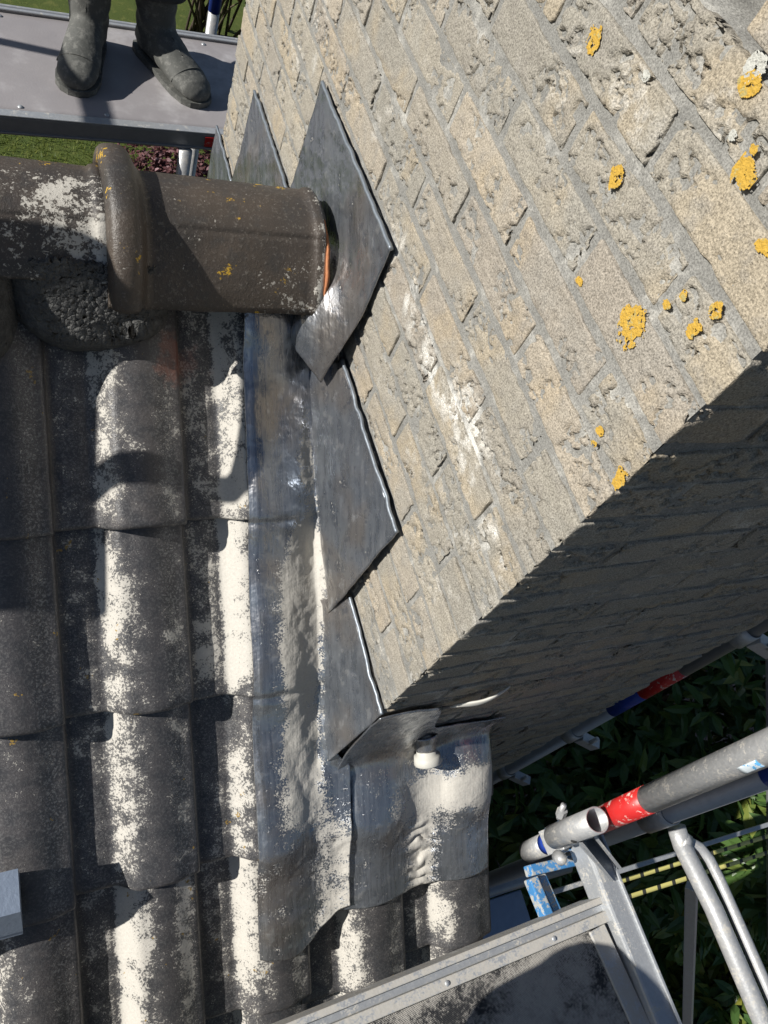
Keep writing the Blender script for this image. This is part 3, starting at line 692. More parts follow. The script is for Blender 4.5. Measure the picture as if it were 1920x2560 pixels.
# plastic vent stub poking through the lead
vt = np.array([.694, CY0 - .012, -1.452]); vd = np.array([.10, -.80, -.50]); vd /= np.linalg.norm(vd)
V, F = tubeVF([vt - vd * .02, vt + vd * .0, vt + vd * .030, vt + vd * .032, vt + vd * .048, vt + vd * .050], [.019, .019, .021, .027, .029, .0275], 28, .10)
vent = mk('vent_pipe', V, F, 'plastic', chim, True)
V, F = tubeVF([vt + vd * .040, vt + vd * .044], [.024, .024], 28); mk('vent_cap', V, F, 'plastic', vent, True)
U, W = np.meshgrid(np.linspace(0, 2 * np.pi, 40), np.linspace(0, 1, 8), indexing='ij'); a, b, _ = frame_of(vd)
rad = .0215 + .009 * (1 - W) ** 2; Pc = vt + vd * (.002 + .018 * W - .014 * (1 - W))[..., None] + (np.cos(U) * rad)[..., None] * a + (np.sin(U) * rad)[..., None] * b
Pc = Pc + (.004 * (fbm(Pc * 50, 2, 3) - .5))[..., None] * vd
sheet('lead_collar', Pc, 'lead', vent, .002, {'dust': np.zeros(U.shape)}, True)
# pale strip of sealant hanging out of a joint
tt = np.linspace(0, 1, 24); cl = np.stack([.660 + .088 * tt, CY0 - .006 - .013 * np.sin(tt * 3.1), -1.235 + .062 * tt - .020 * np.sin(tt * 3.14) ** 2 * 0 + .016 * np.sin(tt * 2.6) + .003 * np.sin(tt * 11)], -1)
wd = .011 * np.sin(np.clip(tt * 1.15 + .12, 0, 1.25) / 1.25 * np.pi) + .003
W = np.linspace(-1, 1, 7); Ps = cl[:, None] + np.stack([0 * W, -.003 * (1 - W ** 2), W], -1)[None] * np.stack([wd, wd * 0 + 1, wd], -1)[:, None]
sheet('sealant_strip', Ps, 'plastic', chim, .003, None, True)

# lichen crusts on the stack
def lichen(y, z, ry, rz, seed, mat='lichen', x=CX0 - .0016):
    st = .0009; ny, nz = int(2.6 * ry / st) + 2, int(2.6 * rz / st) + 2
    Y, Z = np.meshgrid(y + (np.arange(ny) - ny / 2) * st, z + (np.arange(nz) - nz / 2) * st, indexing='ij')
    r = np.sqrt(((Y - y) / ry) ** 2 + ((Z - z) / rz) ** 2); q = np.stack([Y * 260, Z * 260, Y * 0 + seed], -1)
    f = fbm(q, 3, seed); lob = fbm(np.stack([Y * 90, Z * 90, Y * 0 + seed * 2.], -1), 2, seed + 5)
    keep = (r + 1.1 * (lob - .5) + .9 * (f - .5) < .95) & ((r > .30) | (f > .44) | (ry < .007)) & (f > .26)
    X = x - .0007 * fbm(q * 1.7, 2, seed + 9) - .0004 * f
    idx = np.arange(ny * nz).reshape(ny, nz); c = keep[:-1, :-1]; F = np.stack([idx[:-1, :-1][c], idx[:-1, 1:][c], idx[1:, 1:][c], idx[1:, :-1][c]], -1)
    used = np.unique(F); mp = -np.ones(ny * nz, int); mp[used] = np.arange(len(used)); V = np.stack([X, Y, Z], -1).reshape(-1, 3)[used]
    if len(F): mk('lichen_crust', V, mp[F], mat, chim, True)
for i, (y, z, a, b) in enumerate([(.647, -.286, .013, .013), (.521, -.338, .010, .011), (.409, -.245, .011, .010), (.413, -.230, .006, .005), (.398, -.398, .020, .018),
                                  (.344, -.347, .008, .008), (.342, -.322, .008, .007), (.383, -.359, .005, .004), (.291, -.497, .010, .012), (.345, -.492, .006, .005),
                                  (.340, -.505, .005, .004), (.484, -.428, .006, .004), (.345, -.263, .010, .007), (.375, -.340, .004, .004), (.458, -.205, .010, .008), (.495, -.150, .016, .010)]):
    lichen(y, z, a, b, i + 1)
for i, (y, z, a) in enumerate([(.462, -.196, .009), (.440, -.236, .004), (.560, -.262, .005)]): lichen(y, z, a, a, 40 + i, 'lichen_pale')
#PART2
# ================================================================== loose metal section on the left
bs = thing('box_section', 'blue-grey metal box section poking in over the tiles at the left edge', 'metal bar', (-.30, .15, -1.55))
V = np.array([(x, y, z) for x in (-.78, -.058) for y, z in ((.128, -1.512), (.152, -1.462), (.215, -1.455), (.215, -1.512))])
mk('section', V, [[0, 4, 5, 1], [1, 5, 6, 2], [2, 6, 7, 3], [3, 7, 4, 0], [4, 7, 6, 5], [0, 1, 2, 3]], 'blue_steel', bs, False)
bar('flange', (-.78, .134, -1.5135), (-.0585, .134, -1.5135), .006, .030, 'blue_steel', bs, (0, .5, 1), .001)
bar('prop', (-.74, .17, -1.66), (-.74, .17, -1.513), .03, .03, 'galvanised', bs, (0, 1, 0))

# ================================================================== far scaffold with the worker
FD = np.array([1.0, .075, 0]); FD /= np.linalg.norm(FD); FNn = np.array([-FD[1], FD[0], 0])
def FP(a, b, z): return np.array([0.0, 2.505, 0]) + FD * a + FNn * b + np.array([0, 0, z])
ZP = -1.70
fs = thing('scaffold_platform', 'far scaffold platform of scuffed brown plywood in an aluminium frame under the boots', 'platform', tuple(FP(0, .3, ZP)))
nu, nv = 60, 20; a_, b_ = np.meshgrid(np.linspace(-1.6, 1.55, nu), np.linspace(.028, .592, nv), indexing='ij')
Pd = FP(0, 0, ZP) + a_[..., None] * FD + b_[..., None] * FNn + np.array([0, 0, 1]) * (.003 * (fbm(np.stack([a_ * 3, b_ * 3, a_ * 0], -1), 2, 5) - .5))[..., None]
sheet('deck', Pd, 'deck_ply', fs, .012, None, True)
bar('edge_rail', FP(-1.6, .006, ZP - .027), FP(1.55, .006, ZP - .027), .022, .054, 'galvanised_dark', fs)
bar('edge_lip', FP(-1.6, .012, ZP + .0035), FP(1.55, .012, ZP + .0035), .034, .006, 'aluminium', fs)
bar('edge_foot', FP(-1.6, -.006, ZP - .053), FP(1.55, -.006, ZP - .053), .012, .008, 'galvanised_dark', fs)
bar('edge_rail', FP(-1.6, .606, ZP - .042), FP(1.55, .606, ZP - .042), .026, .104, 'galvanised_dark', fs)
bar('edge_lip', FP(-1.6, .600, ZP + .006), FP(1.55, .600, ZP + .006), .014, .012, 'aluminium', fs)
bar('edge_lip', FP(-1.6, .622, ZP + .004), FP(1.55, .622, ZP + .004), .012, .014, 'aluminium', fs)
bar('red_mark', FP(.668, -.0075, ZP - .027), FP(.703, -.0075, ZP - .027), .004, .038, 'red_paint', fs)
for a0 in (-.62, .07, .34, .80, 1.2):
    for b0 in (.055, .566):
        V, F = tubeVF([FP(a0, b0, ZP - .002), FP(a0, b0, ZP + .0035)], [.010, .007], 12); mk('rivet', V, F, 'aluminium', fs)
for i, (a0, b0, lab) in enumerate([(.60, -.02, 'grey galvanised scaffold post seen below the far platform beside the pink shrub'), (-1.45, -.02, 'grey scaffold post of the far platform outside the left edge')]):
    pt = thing('scaffold_post', lab, 'post', tuple(FP(a0, b0, GZ)), 'scaffold posts'); tube('tube', [FP(a0, b0, GZ), FP(a0, b0, ZP - .057)], .0242, 'galvanised', pt, 20)
    V, F = tubeVF([FP(a0, b0, GZ), FP(a0, b0, GZ + .008)], [.07, .07], 20); mk('base_plate', V, F, 'galvanised', pt)
bp = thing('scaffold_post', 'blue painted scaffold post with grey foot behind the far platform', 'post', tuple(FP(.92, .86, GZ)), 'scaffold posts')
tube('tube', [FP(.92, .86, GZ), FP(.92, .86, -1.72)], .0242, 'galvanised', bp, 20)
tube('blue_sleeve', [FP(.92, .86, -1.72), FP(.92, .86, .25)], .0250, 'blue_paint', bp, 20)
gr = thing('guard_rail', 'tubular guard rail of the far platform above the picture', 'rail', tuple(FP(-1.24, .3, ZP)))
tube('top_rail', [FP(-1.24, -.2, -.72), FP(-1.24, .66, -.72)], .028, 'galvanised', gr, 14)
tube('top_rail', [FP(-1.24, .66, -.72), FP(1.5, .66, -.72)], .0242, 'galvanised', gr, 14)
for b0 in (-.02, .63): tube('upright', [FP(-1.24, b0, ZP - .06), FP(-1.24, b0, -.70)], .022, 'galvanised', gr, 14)

# ------------------------------------------------------------------ the worker
def loft(rings, seg=20):
    """rings: (centre, rx vector, ry vector)"""
    ang = np.linspace(0, 2 * np.pi, seg, endpoint=False); V = []; F = []
    for c, a, b in rings: V.append(np.array(c, float) + np.cos(ang)[:, None] * np.array(a, float) + np.sin(ang)[:, None] * np.array(b, float))
    for i in range(len(rings) - 1):
        for j in range(seg):
            k = (j + 1) % seg; F.append([i * seg + j, i * seg + k, (i + 1) * seg + k, (i + 1) * seg + j])
    F.append(list(range(seg))[::-1]); e = (len(rings) - 1) * seg; F.append(list(range(e, e + seg))); return np.concatenate(V), F
def remesh(V, F, voxel, smooth=4):
    me = bpy.data.meshes.new('tmp'); me.from_pydata(np.asarray(V).tolist(), [], F); me.update()
    o = bpy.data.objects.new('tmp', me); COL.objects.link(o)
    m = o.modifiers.new('r', 'REMESH'); m.mode = 'VOXEL'; m.voxel_size = voxel
    if smooth: sm = o.modifiers.new('s', 'SMOOTH'); sm.iterations = smooth; sm.factor = .5
    dg = bpy.context.evaluated_depsgraph_get(); ev = o.evaluated_get(dg); m2 = ev.to_mesh()
    n = len(m2.vertices); W = np.empty(n * 3); m2.vertices.foreach_get('co', W); Fq = [list(p.vertices) for p in m2.polygons]
    ev.to_mesh_clear(); bpy.data.objects.remove(o); bpy.data.meshes.remove(me); return W.reshape(-1, 3), Fq
def dirv(yaw): return np.array([math.cos(yaw), math.sin(yaw), 0.])
Z3 = np.array([0, 0, 1.])
person = thing('person', 'worker in dark trousers and dusty rubber boots standing on the far platform', 'person', (.44, 2.86, ZP))
def boot(heel, yaw, tilt=0.0):
    f = dirv(yaw); s = np.array([-f[1], f[0], 0]); h = np.array([*heel, ZP + .004]); rg = []
    # foot: heel to toe
    for t, w, hh, zc in [(-.012, .022, .03, .045), (.0, .036, .05, .055), (.03, .044, .065, .068), (.08, .046, .066, .068), (.13, .047, .055, .058), (.18, .052, .044, .047), (.225, .054, .037, .040), (.265, .048, .031, .034), (.288, .032, .022, .026), (.296, .016, .012, .020)]:
        rg.append((h + f * t * 1.22 + Z3 * zc * 1.15, s * w * 1.3, Z3 * hh * 1.15))
    A1 = loft(rg, 24); rg = []
    for z, r1, r2, ox in [(.03, .046, .055, .045), (.09, .050, .062, .048), (.14, .053, .060, .046), (.20, .056, .060, .040), (.27, .064, .066, .036), (.30, .062, .064, .034)]:
        rg.append((h + f * ox * 1.2 + Z3 * z * 1.1, s * r1 * 1.28, f * r2 * 1.2))
    A2 = loft(rg, 24); V, F = remesh(*join_vf([A1, A2]), .0065, 5)
    # creases and folds
    along = (V - h) @ f; up_ = V[:, 2] - h[2]
    cre = 0.003 * np.sin(up_ * 90 + along * 60 + 4 * fbm(V * 20, 2, 3)) * sst(.06, .12, up_) * sst(.25, .16, up_) + .006 * (fbm(V * 24, 3, 8) - .5)
    nrm = V - (h + f * np.clip(along, .03, .25)[:, None] + Z3 * np.clip(up_, .04, .3)[:, None]); nrm /= (np.linalg.norm(nrm, axis=1, keepdims=True) + 1e-6)
    V = V + nrm * cre[:, None]; V[:, 2] = np.maximum(V[:, 2], ZP + .010)
    o = mk('boot', V, F, 'rubber_boot', person)
    # sole welt
    rg = []; out = [(-.018, .026), (0, .040), (.03, .047), (.08, .048), (.13, .049), (.18, .055), (.225, .057), (.265, .051), (.29, .036), (.302, .014)]
    out = [(t * 1.22, w_ * 1.3) for t, w_ in out]; L = [h + f * t + s * w_ for t, w_ in out] + [h + f * t - s * w_ for t, w_ in out[::-1]]; L = np.array(L); n = len(L)
    z0, z1 = ZP + .002, ZP + .022; V = np.concatenate([np.c_[L[:, :2], np.full(n, z0)], np.c_[L[:, :2], np.full(n, z1)]])
    F = [list(range(n)), list(range(n, 2 * n))[::-1]] + [[i, i + n, (i + 1) % n + n, (i + 1) % n] for i in range(n)]
    mk('sole', V, F, 'rubber_boot', o, False)
    # toe cap seam
    pts = [h + f * (.262 + .012 * math.cos(a)) + s * (.0705 * math.sin(a)) + Z3 * (.040 + .050 * math.cos(a)) for a in np.linspace(-1.5, 1.5, 16)]
    V, F = tubeVF(pts, .0028, 6); mk('toe_seam', V, F, 'rubber_boot', o)
    return h + f * .036
def leg_rings(ank, knee, hip):
    rg = []; prof_ = [(0.0, .097), (.025, .108), (.06, .106), (.2, .092), (.35, .088), (.5, .080), (.62, .082), (.8, .096), (1.0, .110)]
    for t, r in prof_:
        c = ank * (1 - t * 2) + knee * t * 2 if t < .5 else knee * (2 - 2 * t) + hip * (2 * t - 1)
        rg.append((c, np.array([r, 0, 0]), np.array([0, r * 1.05, 0])))
    return rg
bA = boot((.325, 3.02), math.radians(-104)); bB = boot((.515, 3.03), math.radians(-63))
hipC = np.array([.44, 3.05, ZP + .93])
parts = []
for ank, sx in ((bA, -.10), (bB, .10)):
    an = ank + Z3 * .235; hp = hipC + np.array([sx, 0, 0]); kn = an * .52 + hp * .48 + np.array([sx * .2, -.06, -.02]); parts.append(loft(leg_rings(an, kn, hp), 22))
tor = [(hipC + Z3 * -.06, .13, .10), (hipC + Z3 * .02, .17, .125), (hipC + Z3 * .18, .155, .115), (hipC + Z3 * .34, .17, .125), (hipC + Z3 * .46, .19, .115), (hipC + Z3 * .53, .12, .085), (hipC + Z3 * .57, .055, .06), (hipC + Z3 * .62, .052, .058)]
parts.append(loft([(c, np.array([a, 0, 0]), np.array([0, b, 0])) for c, a, b in tor], 24))
hd = hipC + np.array([0, -.02, .745]); parts.append(loft([(hd + Z3 * z, np.array([r * .82, 0, 0]), np.array([0, r, 0])) for z, r in ((-.125, .03), (-.10, .062), (-.05, .085), (0, .098), (.05, .098), (.09, .078), (.115, .04))], 20))
parts.append(loft([(hd + np.array([0, -.095 - .012 * t, .0 - .03 * t]), np.array([.012 + .006 * t, 0, 0]), np.array([0, .012, .010])) for t in (0, .5, 1)], 8))
for sx in (-1, 1):
    sh = hipC + np.array([sx * .185, 0, .47]); el = sh + np.array([sx * .05, -.03, -.29]); wr = el + np.array([-sx * .06, -.19, -.13]); hn = wr + np.array([-sx * .015, -.09, -.02])
    parts.append(loft([(sh, np.array([.06, 0, 0]), np.array([0, .062, 0])), (sh * .5 + el * .5, np.array([.050, 0, 0]), np.array([0, .054, 0])), (el, np.array([.042, 0, 0]), np.array([0, .046, .01])), (el * .4 + wr * .6, np.array([.036, 0, 0]), np.array([0, .02, .034])), (wr, np.array([.029, 0, 0]), np.array([0, .01, .027])), (hn, np.array([.040, 0, 0]), np.array([0, .008, .016]))], 16))
    for q in range(4):
        b0 = hn + np.array([(q - 1.5) * .019, .0, 0]); ln = (.062, .072, .068, .052)[q]; V, F = tubeVF([b0, b0 + np.array([0, -ln * .5, -.012]), b0 + np.array([0, -ln * .85, -.035])], [.009, .0085, .007], 8); parts.append((V, F))
    b0 = wr + np.array([-sx * .032, -.03, -.005]); V, F = tubeVF([b0, b0 + np.array([-sx * .022, -.03, -.012]), b0 + np.array([-sx * .024, -.062, -.024])], [.011, .010, .008], 8); parts.append((V, F))
V, F = remesh(*join_vf(parts), .011, 4)
wr_ = .014 * (fbm(V * 11 + 3, 3, 12) - .5) * sst(ZP + .9, ZP + .5, V[:, 2]) + .012 * np.sin(V[:, 2] * 70 + 6 * fbm(V * 7, 2, 5)) * sst(ZP + .36, ZP + .26, V[:, 2])
cxy = np.where((V[:, :1] < .44), bA[None, :2], bB[None, :2]); nr = np.c_[V[:, :2] - cxy, np.zeros(len(V))]; nr /= (np.linalg.norm(nr, axis=1, keepdims=True) + 1e-6); V = V + nr * wr_[:, None]
body = mk('body', V, F, 'trousers', person)
for m_ in ('jacket', 'skin', 'hair'): body.data.materials.append(M[m_])
zc = np.array([np.mean([V[i, 2] for i in f]) for f in F]) - ZP; yc = np.array([np.mean([V[i, 1] for i in f]) for f in F]); xcn = np.array([np.mean([V[i, 0] for i in f]) for f in F])
mi = np.where(zc > 1.51, 2, np.where(zc > .93, 1, 0)); mi = np.where((zc > 1.70) | ((zc > 1.6) & (yc > 3.05)), 3, mi); mi = np.where((zc < 1.1) & (zc > .7) & (yc < 2.80), 2, mi)
body.data.polygons.foreach_set('material_index', mi.astype(np.int32))

# ================================================================== near scaffold platform
NZ = -1.50
npf = thing('scaffold_platform', 'near aluminium scaffold platform with black dusty anti-slip panel at the lower right', 'platform', (.2, -.4, NZ))
ND = np.array([1.0, .030, 0]); ND /= np.linalg.norm(ND); NN = np.array([ND[1], -ND[0], 0])
def NP(a, b, z=0): return np.array([0., -.126, NZ]) + ND * a + NN * b + np.array([0, 0, z])
bar('edge_rail', NP(-.14, .006, -.045), NP(1.004, .006, -.045), .012, .096, 'aluminium_dusty', npf)
bar('edge_groove', NP(-.14, .019, -.052), NP(1.003, .019, -.052), .0135, .09, 'aluminium', npf)
bar('edge_flange', NP(-.14, .036, -.046), NP(1.003, .036, -.046), .020, .094, 'aluminium_dusty', npf)
bar('end_flange', NP(.962, .048, -.0035), NP(.962 + .031, .42, -.0035), .040, .007, 'aluminium_dusty', npf)
a_, b_ = np.meshgrid(np.linspace(-.14, .945, 24), np.linspace(.0475, .42, 10), indexing='ij'); P = NP(0, 0, -.006) + a_[..., None] * ND + b_[..., None] * NN + (.08 * b_ * sst(0.2, .945, a_))[..., None] * ND
sheet('deck_panel', P, 'deck_rubber', npf, .010, None, False, True)
bar('edge_rail', NP(-.14, .436, -.045), NP(1.0, .436, -.045), .03, .096, 'aluminium_dusty', npf)
bar('end_rail', NP(-.156, 0, -.045), NP(-.156, .45, -.045), .03, .096, 'aluminium', npf)
for a0 in (.18, .62, .86): V, F = tubeVF([NP(a0, .036, .0), NP(a0, .036, .003)], [.006, .004], 10); mk('rivet', V, F, 'aluminium', npf)
# transom carrying it at the right end
tr = thing('transom', 'grey box-section scaffold transom along the right end of the near platform', 'beam', (1.045, -.3, NZ))
bar('beam', (1.012, .045, NZ - .012), (1.038, -.58, NZ - .012), .050, .066, 'aluminium', tr, (0, 0, 1), .006)
bar('rib', (1.034, .043, NZ + .0235), (1.060, -.58, NZ + .0235), .007, .006, 'aluminium', tr)
# gusset at its head
V = np.array([(.916, .010, -1.385), (1.010, -.075, -1.468), (.985, .012, -1.50), (.924, .008, -1.385), (1.018, -.075, -1.468), (.995, .012, -1.50)]); Fg = [[0, 1, 2], [3, 5, 4], [0, 3, 4, 1], [1, 4, 5, 2], [2, 5, 3, 0]]
mk('gusset', V, Fg, 'galvanised', tr, False); V2 = V.copy(); V2[:, 0] += .030; V2[:, 1] += .016; mk('gusset', V2, Fg, 'galvanised', tr, False)
st0, st1 = np.array([.921, .034, -1.470]), np.array([.915, .036, -1.300])
tube('socket', [st0, st1], .0242, 'galvanised', tr, 28, .12)
V, F = tubeVF([st0 * .5 + st1 * .5 + np.array([-.012, -.0200, 0]), st0 * .5 + st1 * .5 + np.array([-.0129, -.0216, 0])], [.006, .006], 12); mk('hole_disc', V, F, 'black_plastic', tr)  # black disc on the tube, painted for the shade inside a hole
# post with red band
def lerp(a, b, t): return np.array(a) * (1 - t) + np.array(b) * t
q0, q1 = np.array([1.006, .026, -1.735]), np.array([.905, .062, -.48])
def pz(z): t = (z - q0[2]) / (q1[2] - q0[2]); return q0 + (q1 - q0) * t
p1 = thing('scaffold_post', 'grey scaffold post with worn red band clamped to the near platform', 'post', tuple(q0), 'scaffold posts')
tube('tube', [q0, pz(-1.63)], .0242, 'galvanised', p1, 28, .12); tube('blue_band', [pz(-1.63), pz(-1.595)], .0245, 'blue_paint', p1, 28)
tube('tube', [pz(-1.595), pz(-1.395)], .0242, 'galvanised', p1, 28); tube('red_band', [pz(-1.395), pz(-1.195)], .0246, 'red_paint', p1, 28)
tube('tube', [pz(-1.195), q1], .0242, 'galvanised', p1, 28)
zz = -.905; c0 = pz(zz); ang = np.linspace(3.6, 4.3, 8); Pst = np.array([[pz(z) + .0246 * np.array([math.cos(a), math.sin(a), 0]) for z in np.linspace(zz - .022, zz + .022, 6)] for a in ang]); sheet('sticker', Pst, 'sticker', p1, .0008, None, True)
# coupler
cp = thing('coupler', 'worn blue and grey scaffold coupler clamping the red-banded post', 'clamp', tuple(pz(-1.54)))
for z0, z1, rr_, m_ in ((-1.590, -1.578, .032, 'blue_worn'), (-1.578, -1.545, .029, 'galvanised'), (-1.545, -1.533, .032, 'blue_worn')): V, F = tubeVF([pz(z0), pz(z1)], rr_, 28, .2); mk('ring', V, F, m_, cp)
bar('saddle', (.950, .030, -1.535), (1.000, .034, -1.55), .05, .05, 'galvanised', cp)
bq = np.array([.965, .066, -1.50]); tube('bolt', [bq, bq + np.array([-.004, .020, .042])], .006, 'galvanised', cp, 12)
V, F = tubeVF([bq + np.array([-.0005, .003, .010]), bq + np.array([-.002, .012, .028])], .011, 6); mk('nut', V, F, 'galvanised', cp, False)
V, F = tubeVF([(.945, .0, -1.525), (.943, -.010, -1.508), (.942, -.014, -1.500)], [.012, .013, .006], 12); mk('wing_knob', V, F, 'galvanised', cp)
# blue bracket frame under the platform
bk = thing('bracket', 'blue painted steel bracket frame under the corner of the near platform', 'bracket', (.97, -.06, -1.6))
for nm, a, b in (('frame_bar', (.898, -.012, -1.58), (1.045, -.022, -1.58)), ('frame_bar', (.900, -.026, -1.581), (.925, -.300, -1.581)), ('frame_bar', (1.035, -.036, -1.581), (1.050, -.300, -1.581)), ('frame_bar', (.931, -.026, -1.600), (.962, -.300, -1.600))):
    bar(nm, a, b, .022, .030 if nm else .02, 'blue_worn', bk, (0, 0, 1), .003)
# second post, ledger and bent guard tube
def post(name, lab, a, b, bands, r=.0242, mat='galvanised', grp='scaffold posts'):
    a = np.array(a, float); b = np.array(b, float); pt = thing(name, lab, 'post', tuple(a), grp); zs = [a[2]] + [x for bd in bands for x in bd[:2]] + [b[2]]
    f = lambda z: a + (b - a) * ((z - a[2]) / (b[2] - a[2])); mats = [mat]
    for bd in bands: mats += [bd[2], mat]
    for i in range(len(zs) - 1):
        if zs[i + 1] - zs[i] > 1e-4: tube({'red_paint': 'red_band', 'blue_paint': 'blue_band'}.get(mats[i], 'tube'), [f(zs[i]), f(zs[i + 1])], r + (.0004 if mats[i] != mat else 0), mats[i], pt, 22)
    return pt, f
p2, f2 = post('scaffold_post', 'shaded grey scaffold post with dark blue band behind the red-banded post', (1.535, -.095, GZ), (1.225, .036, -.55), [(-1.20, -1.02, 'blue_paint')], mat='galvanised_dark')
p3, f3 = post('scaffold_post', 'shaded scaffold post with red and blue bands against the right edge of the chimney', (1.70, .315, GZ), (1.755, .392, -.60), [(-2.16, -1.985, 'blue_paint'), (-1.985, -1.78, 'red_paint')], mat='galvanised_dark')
lg = thing('guard_rail', 'galvanised guard rail with a bent side tube beside the near platform', 'rail', (1.335, -.4, -1.6))
V, F = tubeVF([f2(-1.63), f2(-1.53)], .0285, 22, .1); mk('collar', V, F, 'galvanised', lg)
tube('main_tube', [(1.318, -.020, -1.585), (1.325, -.06, -1.60), (1.338, -.20, -1.60), (1.345, -1.2, -1.60)], .0212, 'galvanised', lg, 20)
bt = [(1.332, -.055, -1.600), (1.350, -.060, -1.600), (1.370, -.075, -1.600), (1.383, -.105, -1.600), (1.387, -.15, -1.600), (1.388, -.30, -1.60), (1.392, -1.2, -1.60)]
tube('bent_tube', bt, .0135, 'galvanised', lg, 16); tube('weld', [(1.322, -.045, -1.598), (1.342, -.060, -1.598)], [.025, .020], 'galvanised', lg, 16)
br = thing('ledger', 'flat grey ledger bar crossing behind the near platform', 'bar', (1.6, -.09, -1.95)); bar('bar', (1.12, -.078, -1.95), (2.25, -.098, -1.95), .012, .045, 'aluminium', br)
bc = thing('brace', 'thin straight aluminium brace hanging below the bent guard tube', 'bar', (1.6, -.3, -2.2)); bar('bar', (1.50, -.165, -1.84), (2.02, -.77, -2.89), .022, .03, 'aluminium', bc)
ld = thing('scaffold_platform', 'lower shaded blue-grey scaffold deck beyond the roof edge', 'platform', (1.45, -.3, -2.8))
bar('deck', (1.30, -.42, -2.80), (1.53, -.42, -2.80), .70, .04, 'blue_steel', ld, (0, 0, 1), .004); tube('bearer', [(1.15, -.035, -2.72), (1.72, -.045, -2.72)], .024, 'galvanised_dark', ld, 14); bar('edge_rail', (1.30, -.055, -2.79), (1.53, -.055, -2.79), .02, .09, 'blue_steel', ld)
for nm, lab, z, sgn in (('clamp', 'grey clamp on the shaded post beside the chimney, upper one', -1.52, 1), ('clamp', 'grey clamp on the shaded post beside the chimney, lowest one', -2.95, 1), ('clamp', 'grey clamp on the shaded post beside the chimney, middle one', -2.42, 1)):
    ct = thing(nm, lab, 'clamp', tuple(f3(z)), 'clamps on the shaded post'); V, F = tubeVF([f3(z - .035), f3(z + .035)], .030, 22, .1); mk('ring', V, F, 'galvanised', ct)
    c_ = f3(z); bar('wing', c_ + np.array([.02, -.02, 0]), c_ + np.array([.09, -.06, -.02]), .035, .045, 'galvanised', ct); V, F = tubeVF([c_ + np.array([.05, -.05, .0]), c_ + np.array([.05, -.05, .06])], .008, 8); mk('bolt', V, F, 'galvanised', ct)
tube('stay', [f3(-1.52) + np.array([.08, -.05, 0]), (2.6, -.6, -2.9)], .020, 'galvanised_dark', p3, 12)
tp = thing('barrier_tape', 'yellow and black barrier tape strung across below the guard frame', 'tape', (2.0, -.13, -2.2))
for yo, zo in ((0, 0), (-.045, -.02)):
    xs = np.linspace(1.40, 3.2, 60); Pt = np.array([[(x, -.115 + yo - .03 * (x - 1.5), -2.1 + zo - .03 * math.sin((x - 1.45) / 1.75 * 3.14) + .002 * math.sin(x * 23)) + np.array([0, dy, .3 * dy]) for dy in (-.006, 0, .006)] for x in xs]); sheet('strand', Pt, 'tape', tp, .0006, None, True)

# ================================================================== unseen things added to cast shadows on the roof and near platform
def shadow_src(u, s, h, k): return R(u, s, h) + k * np.array([-1.6, .15, 1.0])
KS = .55
lp = thing('shadow_loop', 'added unseen bent tube and board left of the view, shaped by their shadow', 'guard', (-1.6, 1.0, -1.0))  # added out of view; the tube follows the curved shadow it should cast
arc = [(-1.3, .33), (-.4, .33), (.10, .332), (.24, .345), (.31, .366), (.355, .362), (.385, .330), (.400, .285), (.404, .245), (.395, .190), (.372, .140), (.335, .108), (.28, .105), (.2, .105), (.10, .10), (-.4, .09), (-1.3, .08)]
tube('loop', [shadow_src(u, s, .05, KS) for u, s in arc], .0225, 'galvanised', lp, 14)
a_, b_ = np.meshgrid(np.linspace(-1.3, .012, 10), np.linspace(-.26, .53, 10), indexing='ij'); Pb = shadow_src(a_, b_, .05, KS + .05); sheet('board', Pb, 'deck_ply', lp, .02, None, False)  # added panel, sized to keep the upper left of the roof dark
tube('stand', [shadow_src(-1.2, .2, .05, KS) + np.array([0, 0, -.0]), shadow_src(-1.2, .2, .05, KS) * np.array([1, 1, 0]) + np.array([0, 0, -1.25])], .024, 'galvanised', lp, 14)
TX, TY = .06, -.300  # stool and basin are added only to throw a rounded shadow on the deck
stl = thing('shadow_stool', 'added unseen stool holding up the shadow-casting basin', 'stool', (TX, TY, NZ))
V, F = tubeVF([(TX, TY, NZ + .40), (TX, TY, NZ + .42)], .12, 32); mk('seat', V, F, 'deck_ply', stl)
for k in range(3): a0 = k * 2.094 + .3; tube('leg', [(TX + .14 * math.cos(a0), TY + .14 * math.sin(a0), NZ + .002), (TX + .09 * math.cos(a0), TY + .09 * math.sin(a0), NZ + .40)], .010, 'galvanised', stl, 10)
tub = thing('shadow_basin', 'added unseen round basin shaped to cast a rounded shadow on the near platform', 'basin', (TX, TY, NZ + .421))
V, F = tubeVF([(TX, TY, NZ + .421), (TX, TY, NZ + .47), (TX, TY, NZ + .505), (TX, TY, NZ + .51)], [.19, .205, .215, .222], 40, .05); mk('shell', V, F, 'black_plastic', tub)
V, F = tubeVF([(TX, TY, NZ + .423), (TX, TY, NZ + .48)], [.18, .196], 40); mk('mortar', V, F, 'mortar', tub)

